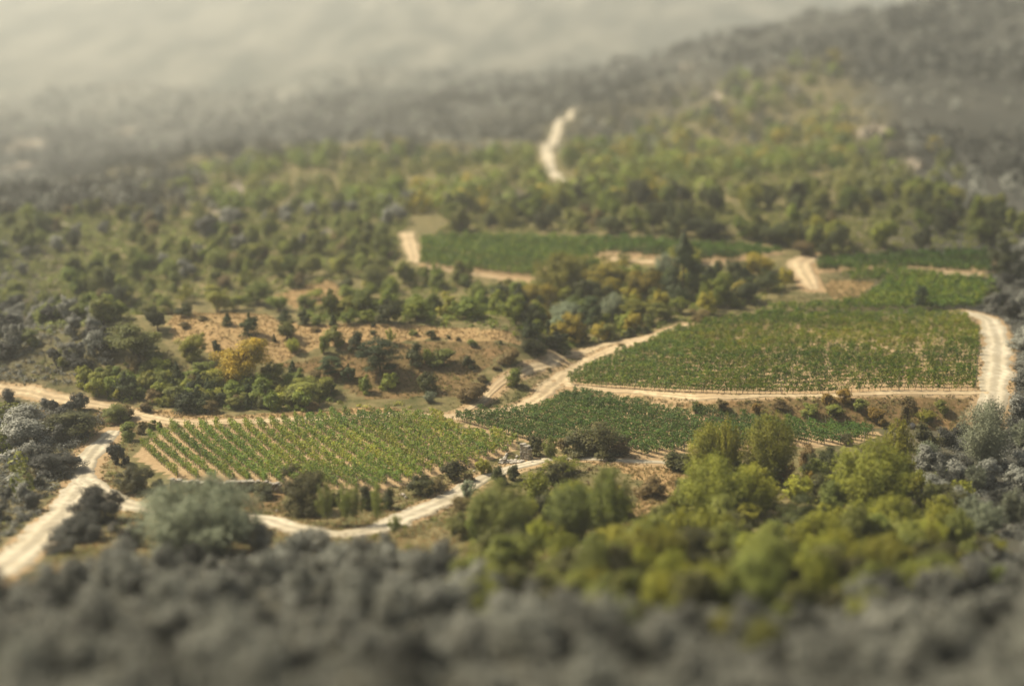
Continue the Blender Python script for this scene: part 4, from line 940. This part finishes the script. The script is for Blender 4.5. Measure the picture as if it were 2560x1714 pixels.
# ------------------------------------------------------------------ uncountable growth (stuff)
VALL = (VA, VB, VC, VD, VE, VR)
def free(x, y, margin=.6, vines=True):
    ok = np.ones(len(x), bool)
    if vines:
        for p in VALL: ok &= ~in_poly(x, y, p)
    for L, hw in TRACKS: ok &= dist_polyline(x, y, L) > hw + margin
    return ok
def rand_in(poly, density, r):
    xs = [p[0] for p in poly]; ys = [p[1] for p in poly]; n = int((max(xs) - min(xs)) * (max(ys) - min(ys)) * density)
    x = r.uniform(min(xs), max(xs), n); y = r.uniform(min(ys), max(ys), n); k = in_poly(x, y, poly); return x[k], y[k]
def clumps(name, polys, density, mat, size, nleaf, leaf, label, cat, seed, patchy=.0, flat=.6, margin=.5):
    r = np.random.default_rng(seed); X_, Y_ = [], []
    for p in polys:
        x, y = rand_in(p, density, r); X_.append(x); Y_.append(y)
    x = np.concatenate(X_); y = np.concatenate(Y_); k = free(x, y, margin)
    if patchy: k &= (np.sin(x * .31 + 1.7 * np.sin(y * .23)) + np.sin(y * .37 + x * .11) + r.normal(0, .5, len(x))) > patchy
    x, y = x[k], y[k]; n = len(x)
    s = r.uniform(size[0], size[1], n); kk = np.repeat(np.arange(n), nleaf); m = len(kk)
    t = r.normal(size=(m, 3)); t /= np.linalg.norm(t, axis=1, keepdims=True); t *= r.random((m, 1)) ** .4; t[:, 2] = np.abs(t[:, 2])
    Pp = np.stack([x[kk], y[kk], height(x[kk], y[kk])], 1) + t * s[kk][:, None] * [.6, .6, flat]
    mb = MB(); leaves(mb, Pp, t + [0, 0, .4] + r.normal(size=(m, 3)) * .4, leaf * (.6 + .4 * s[kk] / size[1]), np.clip(r.uniform(.05, .95, n)[kk] + r.normal(size=m) * .15, 0, 1), r)
    o = link(bpy.data.objects.new(name, mb.build(name, [mat]))); tag(o, label, cat, kind='stuff'); return n
c = []
GRN = [THICK, GUL, GUL2]
LOWER = wpoly(Fc((1200, 790), (1340, 760), (1400, 740), (1700, 735), (1800, 790), (1850, 815), (1600, 832), (1200, 832)))
c.append(clumps('undergrowth', GRN, .16, M['broad'], (.9, 2.6), 46, .42, 'mid green undergrowth filling the thicket and the gully', 'undergrowth', 31, margin=1.0))
c.append(clumps('undergrowth', GRN + [LOWER], .12, M['lime'], (.6, 1.7), 40, .36, 'light green weeds among the thicket and below the large pine', 'undergrowth', 32, patchy=.2, margin=1.0))
c.append(clumps('undergrowth', [RIM, WOODEDGE, WESTWOOD] , .26, M['olive'], (.9, 2.4), 36, .46, 'olive undergrowth on the rise and under the far wood edge', 'undergrowth', 33, margin=1.2))
c.append(clumps('undergrowth', [RIM, WESTWOOD], .16, M['willow'], (.8, 2.2), 36, .42, 'pale green undergrowth on the rise and in the hazy wood behind it', 'undergrowth', 48, patchy=-.2, margin=1.2))
c.append(clumps('scrub', BROWN[:2] + [GRASS[3], GRASS[5]], .42, M['scrub'], (.35, 1.1), 26, .24, 'low brown scrub covering the brown slope and the bank', 'scrub', 34, patchy=-.9))
c.append(clumps('scrub', [BROWN[1], BROWN[0], LOWER], .14, M['olive'], (.5, 1.4), 30, .26, 'low green scrub in patches on the bank and the brown slope', 'scrub', 35, patchy=.1))
c.append(clumps('scrub', [BROWN[1]], .5, M['weeds'], (.4, 1.3), 28, .25, 'dull green and straw scrub covering the bank between the vineyards', 'scrub', 47, patchy=-.7))
c.append(clumps('scrub', [GRASS[0], GRASS[1]], .035, M['olive'], (.25, .7), 22, .2, 'scattered tiny green scrub on the dry grass slope', 'scrub', 36))
MID = wpoly(Cc((950, 240), (1060, 150), (1250, 90), (1420, 30), (1560, 20), (1420, 130), (1300, 220), (1160, 320), (900, 360)))
c.append(clumps('scrub', [MID], .5, M['weeds'], (.3, .9), 26, .2, 'weedy scrub on the island between the forking tracks', 'scrub', 37, patchy=-.4, margin=.2))
WEED = [VW, wpoly(Ec((1240, 330), (1420, 250), (1560, 290), (1680, 300), (1560, 400), (1150, 430), (900, 480), (850, 470)))]
c.append(clumps('weeds', WEED, .45, M['weeds'], (.3, .9), 22, .28, 'yellowish weeds on the weedy slope above the big vineyard', 'weeds', 38, patchy=-.3))
NEARV = [wpoly(Cc((200, 930), (560, 850), (830, 800), (1050, 690), (1180, 700), (1000, 830), (700, 960), (330, 1040), (0, 1060))), wpoly(Cc((900, 1000), (1250, 800), (1500, 760), (2300, 790), (2340, 1000), (2340, 1320), (700, 1320)))]
c.append(clumps('scrub', NEARV + [BRIGHT], .22, M['scrub'], (.4, 1.2), 30, .26, 'dry brown scrub along the hedge and in the tawny grass', 'scrub', 39, patchy=-.4))
c.append(clumps('undergrowth', [BRIGHT], .10, M['lime'], (.9, 2.3), 46, .34, 'yellow-green undergrowth of the overgrown slope', 'undergrowth', 43))
c.append(clumps('undergrowth', [BRIGHT], .16, M['olive'], (.8, 2.2), 44, .34, 'olive undergrowth of the overgrown slope', 'undergrowth', 40))
c.append(clumps('undergrowth', [FRONT, LEFT, LEFT2, RIGHT, RIGHT2], .34, M['grey'], (.8, 2.2), 44, .38, 'grey undergrowth filling the blurred rim of the valley', 'undergrowth', 41, margin=.8))
c.append(clumps('undergrowth', [FRONT, LEFT2, RIGHT], .05, M['darkgrey'], (.8, 2.0), 44, .38, 'dark undergrowth filling gaps in the near grey thicket', 'undergrowth', 42, margin=.8))

def verge_clumps(name, lines, per_m, mat, size, nleaf, leaf, label, cat, seed, out=1.3):
    r = np.random.default_rng(seed); xs, ys = [], []
    for L, hw in lines:
        L = np.array(L); S = np.concatenate([[0], np.cumsum(np.linalg.norm(np.diff(L, axis=0), axis=1))]); n = int(S[-1] * per_m)
        s_ = r.uniform(0, S[-1], n); x = np.interp(s_, S, L[:, 0]); y = np.interp(s_, S, L[:, 1]); e = .5
        dx = np.interp(s_ + e, S, L[:, 0]) - np.interp(s_ - e, S, L[:, 0]); dy = np.interp(s_ + e, S, L[:, 1]) - np.interp(s_ - e, S, L[:, 1]); d = np.hypot(dx, dy) + 1e-6
        o_ = r.choice([-1, 1], n) * (hw + r.exponential(out, n) - .25); xs.append(x - dy / d * o_); ys.append(y + dx / d * o_)
    x = np.concatenate(xs); y = np.concatenate(ys); k = free(x, y, -.35) & ((np.sin(x * .5) + np.sin(y * .43 + 1) + r.normal(0, .7, len(x))) > -.3); x, y = x[k], y[k]; n = len(x)
    s = r.uniform(size[0], size[1], n); kk = np.repeat(np.arange(n), nleaf); m = len(kk); t = r.normal(size=(m, 3)); t /= np.linalg.norm(t, axis=1, keepdims=True); t *= r.random((m, 1)) ** .4; t[:, 2] = np.abs(t[:, 2])
    mb = MB(); leaves(mb, np.stack([x[kk], y[kk], height(x[kk], y[kk])], 1) + t * s[kk][:, None] * [.7, .7, .7], t + [0, 0, .4] + r.normal(size=(m, 3)) * .4, leaf, np.clip(r.uniform(.05, .95, n)[kk] + r.normal(size=m) * .15, 0, 1), r)
    o = link(bpy.data.objects.new(name, mb.build(name, [mat]))); tag(o, label, cat, kind='stuff'); return n
def grass(name, polys, density, mat, h, label, seed, blades=7):
    r = np.random.default_rng(seed); X_, Y_ = [], []
    for p in polys:
        x, y = rand_in(p, density, r); X_.append(x); Y_.append(y)
    x = np.concatenate(X_); y = np.concatenate(Y_); k = free(x, y, .05); x, y = x[k], y[k]; n = len(x); kk = np.repeat(np.arange(n), blades); m = len(kk)
    bx = x[kk] + r.normal(0, .12, m); by = y[kk] + r.normal(0, .12, m); bz = height(bx, by) - .03; a = r.uniform(0, 6.28, m); hh = r.uniform(h[0], h[1], n)[kk] * r.uniform(.6, 1.1, m); w = .045
    V = np.empty((m, 3, 3)); V[:, 0] = np.stack([bx - np.cos(a) * w, by - np.sin(a) * w, bz], 1); V[:, 1] = np.stack([bx + np.cos(a) * w, by + np.sin(a) * w, bz], 1)
    V[:, 2] = np.stack([bx + r.normal(0, .3, m) * hh, by + r.normal(0, .3, m) * hh, bz + hh], 1)
    me = mesh_np(name, V.reshape(-1, 3), np.arange(m * 3).reshape(m, 3), np.full(m, 3), [mat], np.repeat(np.clip(r.normal(.5, .25, n), 0, 1)[kk], 3))
    tag(link(bpy.data.objects.new(name, me)), label, 'grass', kind='stuff'); return n
def verge(L, hw, w): # strip polygons are awkward: sample along the line
    return L
NEARTR = TRACKS[:5] + TRACKS[7:]
c.append(verge_clumps('scrub', NEARTR, 2.2, M['scrub'], (.2, .7), 20, .17, 'brown verge scrub along the tracks and paths', 'scrub', 44))
c.append(verge_clumps('weeds', NEARTR, 1.6, M['weeds'], (.2, .6), 20, .17, 'yellow-green verge weeds along the tracks and paths', 'weeds', 45))
c.append(verge_clumps('dry_grass', NEARTR, 2.5, M['drygrass'], (.15, .5), 16, .14, 'pale dry grass clumps edging the tracks', 'grass', 46, out=1.0))
c.append(grass('dry_grass', GRASS, 2.6, M['drygrass'], (.25, .6), 'dry tawny grass on the open slope and along the tracks', 50))
BAREN = [zp((225, 955), (330, 985), (285, 1060), (340, 1130), (560, 1150), (900, 1150), (1090, 1080), (1140, 1150), (1020, 1290), (640, 1270), (330, 1280), (180, 1300), (60, 1340), (200, 1160), (215, 1050)), LEFT, LEFT2]
c.append(clumps('scrub', BAREN, .55, M['scrub'], (.3, 1.0), 24, .22, 'dull brown scrub between the chalky tracks and on the hazy flank', 'scrub', 52, patchy=-.5, margin=.2))
c.append(clumps('scrub', BAREN, .22, M['olive'], (.4, 1.3), 28, .25, 'dull green scrub between the chalky tracks and on the hazy flank', 'scrub', 53, patchy=-.2, margin=.3))
c.append(grass('dry_grass', BAREN[:1], 1.5, M['drygrass'], (.2, .5), 'pale dry grass between the chalky tracks', 54))
c.append(grass('grass', [MID] + WEED + NEARV + BROWN, 1.0, M['weeds'], (.25, .6), 'yellow-green grass on banks and verges', 51))
print('STUFF', c)

# ------------------------------------------------------------------ woods on the hills behind
def woods(name, mat, n, ok, label, seed, nleaf=85, rr=(2.6, 5.2), ymax=1150, ymin=455, xr=.46):
    r = np.random.default_rng(seed); y = ymin * (ymax / ymin) ** r.random(n * 3); x = r.uniform(-xr, xr, n * 3) * y
    k = ok(x, y, r) & free(x, y, 4) 
    for p in PATCH: k &= ~in_poly(x, y, p)
    x, y = x[k][:n], y[k][:n]; m = len(x); rad = r.uniform(*rr, m) * (.8 + .3 * sstep((y - 600) / 400)); kk = np.repeat(np.arange(m), nleaf); q = len(kk)
    t = r.normal(size=(q, 3)); t /= np.linalg.norm(t, axis=1, keepdims=True); t *= (.75 + .25 * r.random((q, 1)))
    hgt = rad * r.uniform(.8, 1.35, m)
    Pp = np.stack([x[kk], y[kk], height(x[kk], y[kk]) + hgt[kk] * .8], 1) + t * np.stack([rad[kk], rad[kk], hgt[kk]], 1)
    mb = MB(); leaves(mb, Pp, t + [0, 0, .3] + r.normal(size=(q, 3)) * .35, rad[kk] * .42, np.clip(r.uniform(0, 1, m)[kk] + r.normal(size=q) * .12, 0, 1), r)
    tag(link(bpy.data.objects.new(name, mb.build(name, [mat]))), label, 'woodland', kind='stuff'); return m
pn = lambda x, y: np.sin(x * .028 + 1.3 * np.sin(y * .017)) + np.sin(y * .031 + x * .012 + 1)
gz = lambda x, y, r: sstep((np.abs(x - 15) - y * .19) / 60) + sstep((y - 560) / 160) * (1 - .42 * sstep((x - 40) / 60) * (1 - sstep((y - 740) / 120))) > r.random(len(x))  # where woods take grey leaves, imitating the edge fade by colour
w = []
w.append(woods('woodland', M['broad'], 900, lambda x, y, r: ~gz(x, y, r) & (pn(x, y) > -.9), 'mixed green woodland on the hillside behind the vineyards', 61, xr=.55))
w.append(woods('woodland', M['yellow2'], 420, lambda x, y, r: ~gz(x, y, r) & (pn(x, y) > -.2) & (x > -60), 'yellowish green woodland on the sunlit hillside', 62))
w.append(woods('woodland', M['olive'], 700, lambda x, y, r: ~gz(x, y, r), 'olive woodland on the hillside behind the vineyards', 63))
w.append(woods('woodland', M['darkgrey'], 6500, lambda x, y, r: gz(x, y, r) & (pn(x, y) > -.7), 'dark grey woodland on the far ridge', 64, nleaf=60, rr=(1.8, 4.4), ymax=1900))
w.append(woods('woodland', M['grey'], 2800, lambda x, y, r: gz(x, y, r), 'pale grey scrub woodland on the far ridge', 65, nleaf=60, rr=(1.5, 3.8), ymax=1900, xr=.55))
side = lambda x, y: (np.abs(x) > y * .40) | (x < -y * .36)
w.append(woods('woodland', M['grey'], 700, lambda x, y, r: side(x, y), 'pale grey scrub woodland on the flanks of the valley', 66, nleaf=110, rr=(1.4, 2.8), ymax=470, ymin=190, xr=.85))
w.append(woods('woodland', M['olive'], 500, lambda x, y, r: side(x, y), 'olive scrub woodland on the flanks of the valley', 67, nleaf=110, rr=(1.4, 2.8), ymax=470, ymin=190, xr=.85))
print('WOODS', w)

# ------------------------------------------------------------------ stonework
def stone(mb, r, c, size, mat=0):
    """one rough stone: a jittered box with cut corners"""
    u = np.array([[sx, sy, sz] for sx in (-1, 1) for sy in (-1, 1) for sz in (-1, 1)], float) * .5 * (1 + r.uniform(-.22, .22, (8, 3)))
    top = u[[1, 3, 5, 7]].mean(0) + [0, 0, .08]
    a = r.uniform(-.25, .25); R = np.array([[math.cos(a), -math.sin(a), 0], [math.sin(a), math.cos(a), 0], [0, 0, 1]])
    V = (np.vstack([u, top]) * size) @ R.T + c
    mb.add(V, [[0, 1, 3, 2], [4, 6, 7, 5], [0, 4, 5, 1], [2, 3, 7, 6], [0, 2, 6, 4]], r.random(), mat); mb.add(V, [[1, 5, 8], [5, 7, 8], [7, 3, 8], [3, 1, 8]], .5, mat)
def dry_wall(name, px, hgt, label, seed, thick=.5, taper=None, sink=.3):
    r = np.random.default_rng(seed); L = smooth_line(line_w(px), .42); mb = MB(); rows = int(hgt / .24); o3 = np.array([L[0, 0], L[0, 1], float(height(*L[0]))])
    for i, (x, y) in enumerate(L):
        d = L[min(i + 1, len(L) - 1)] - L[max(i - 1, 0)]; ang = math.atan2(d[1], d[0]); z0 = float(height(x, y)) - sink
        k = rows if taper is None else int(rows * np.interp(i / len(L), *taper))
        for j in range(max(1, k) + (r.random() < .4)):
            for s in (-1, 1):
                c = np.array([x - math.sin(ang) * s * thick * .28 + r.normal(0, .04), y + math.cos(ang) * s * thick * .28 + r.normal(0, .04), z0 + .12 + j * .235])
                stone(mb, r, c - o3, [r.uniform(.36, .6), thick * .62, r.uniform(.2, .29)])
    o = link(bpy.data.objects.new(name, mb.build(name, [M['stone']]))); o.location = o3; return tag(o, label, 'wall')
dry_wall('dry_stone_wall', Bc((440, 905), (600, 918), (800, 925), (1000, 925), (1180, 920), (1340, 940)), 1.7, 'low grey dry stone wall holding the bare edge of the wide-gapped vineyard', 71, .7)
dry_wall('ruined_wall', Cc((1190, 716), (1215, 722), (1240, 728)), 2.9, 'crumbling stone wall stump standing at the corner of the wide-gapped vineyard', 72, .8, ([0, .3, 1], [1, 1, .75]))
dry_wall('fallen_wall', Cc((1020, 762), (1060, 745), (1110, 752), (1180, 738)), .9, 'tumbled end of the stone wall beside the standing stump', 73, .9, ([0, .3, .6, 1], [.4, 1, .5, .8]))
def boulder(crop, x, y, w, h, label, group=None, mat='rock', seed=0):
    r = np.random.default_rng(seed); ox, oy, k = CROPS[crop]; g = G(ox + x / k, oy + y / k); m = depth(g) / F / k; mb = MB(); n = 8; V = []
    for i in range(6):
        t = i / 5 * math.pi
        for j in range(n):
            a = j / n * 2 * math.pi; f = r.uniform(.8, 1.15); V.append([math.sin(t) * math.cos(a) * w * m * .5 * f, math.sin(t) * math.sin(a) * w * m * .42 * f, (math.cos(t) * .5 + .38) * h * m * f])
    mb.add(V, [[i * n + j, (i + 1) * n + j, (i + 1) * n + (j + 1) % n, i * n + (j + 1) % n] for i in range(5) for j in range(n)], .5)
    o = link(bpy.data.objects.new('boulder', mb.build('boulder', [M[mat]]))); o.location = g; o.rotation_euler = (0, 0, r.uniform(0, 6)); return tag(o, label, 'boulder', group)
boulder('B', 1312, 1100, 26, 22, 'single white boulder beside the chalky track under the earth bank', seed=1)
for i, (x, y, w_, h_) in enumerate([(1035, 742, 34, 26), (1062, 725, 40, 30), (1085, 745, 36, 22), (1110, 740, 44, 18), (1140, 735, 36, 18), (1165, 748, 48, 14), (1190, 742, 44, 16), (1075, 700, 30, 26), (1258, 750, 28, 14), (1150, 712, 30, 20), (1205, 690, 26, 16)]):
    boulder('C', x, y, w_, h_, 'loose pale stone in the rubble heap beside the ruined wall', 'rubble stones by the ruined wall', 'rock', 10 + i)
for i, (x, y, w_, h_) in enumerate([(320, 995, 34, 26), (335, 1010, 26, 20), (305, 985, 24, 18)]):
    boulder('C', x, y, w_, h_, 'pale stone in the small pile beside the dark hedge bush', 'stones of the small pile in the hedge', 'rock', 30 + i)
for i, (x, y, w_, h_) in enumerate([(565, 1005, 22, 10), (500, 1078, 18, 10), (835, 815, 20, 14), (900, 825, 18, 12)]):
    boulder('C', x, y, w_, h_, 'small pale stone lying on the edge of the chalky track', 'stones on the track edge', 'rock', 40 + i)
boulder('D', 1765, 310, 60, 40, 'big pale rock jutting from the bank beside the dark bush', seed=60)
# dead branch on the track verge
r = np.random.default_rng(80); mb = MB(); g = G(*Ec((95, 630))[0])
tube(mb, [[-2.2, 0, .15], [-1, .1, .3], [.3, .05, .35], [1.6, .3, .7]], [.09, .08, .06, .02]); tube(mb, [[-1, .1, .3], [-.2, .5, .8], [.4, .7, 1.1]], [.05, .035, .012]); tube(mb, [[.3, .05, .35], [1, -.3, .5], [1.7, -.5, .5]], [.045, .03, .012]); tube(mb, [[-1.6, .05, .2], [-1.9, .4, .7]], [.04, .012])
o = link(bpy.data.objects.new('dead_branch', mb.build('dead_branch', [M['post']]))); o.location = g; tag(o, 'grey dead branch lying at the foot of the dark clump beside the track', 'branch')

# ------------------------------------------------------------------ haze
x0, x1, y0, y1, z0, z1 = -5900, 5900, -200, 8600, -140, 620
V = [(x, y, z) for x in (x0, x1) for y in (y0, y1) for z in (z0, z1)]
me = bpy.data.meshes.new('haze'); me.from_pydata(V, [], [(0, 1, 3, 2), (4, 6, 7, 5), (0, 4, 5, 1), (2, 3, 7, 6), (0, 2, 6, 4), (1, 5, 7, 3)])
m = bpy.data.materials.new('haze'); m.use_nodes = True; nt = m.node_tree; nt.nodes.clear(); out = nn(nt, "ShaderNodeOutputMaterial"); pv = nn(nt, "ShaderNodeVolumePrincipled")
pv.inputs["Color"].default_value = (*HAZE_COLOR, 1); pv.inputs["Density"].default_value = HAZE_DENSITY; pv.inputs["Anisotropy"].default_value = .4
nt.links.new(pv.outputs[0], out.inputs["Volume"]); me.materials.append(m)
tag(link(bpy.data.objects.new('haze', me)), kind='stuff')
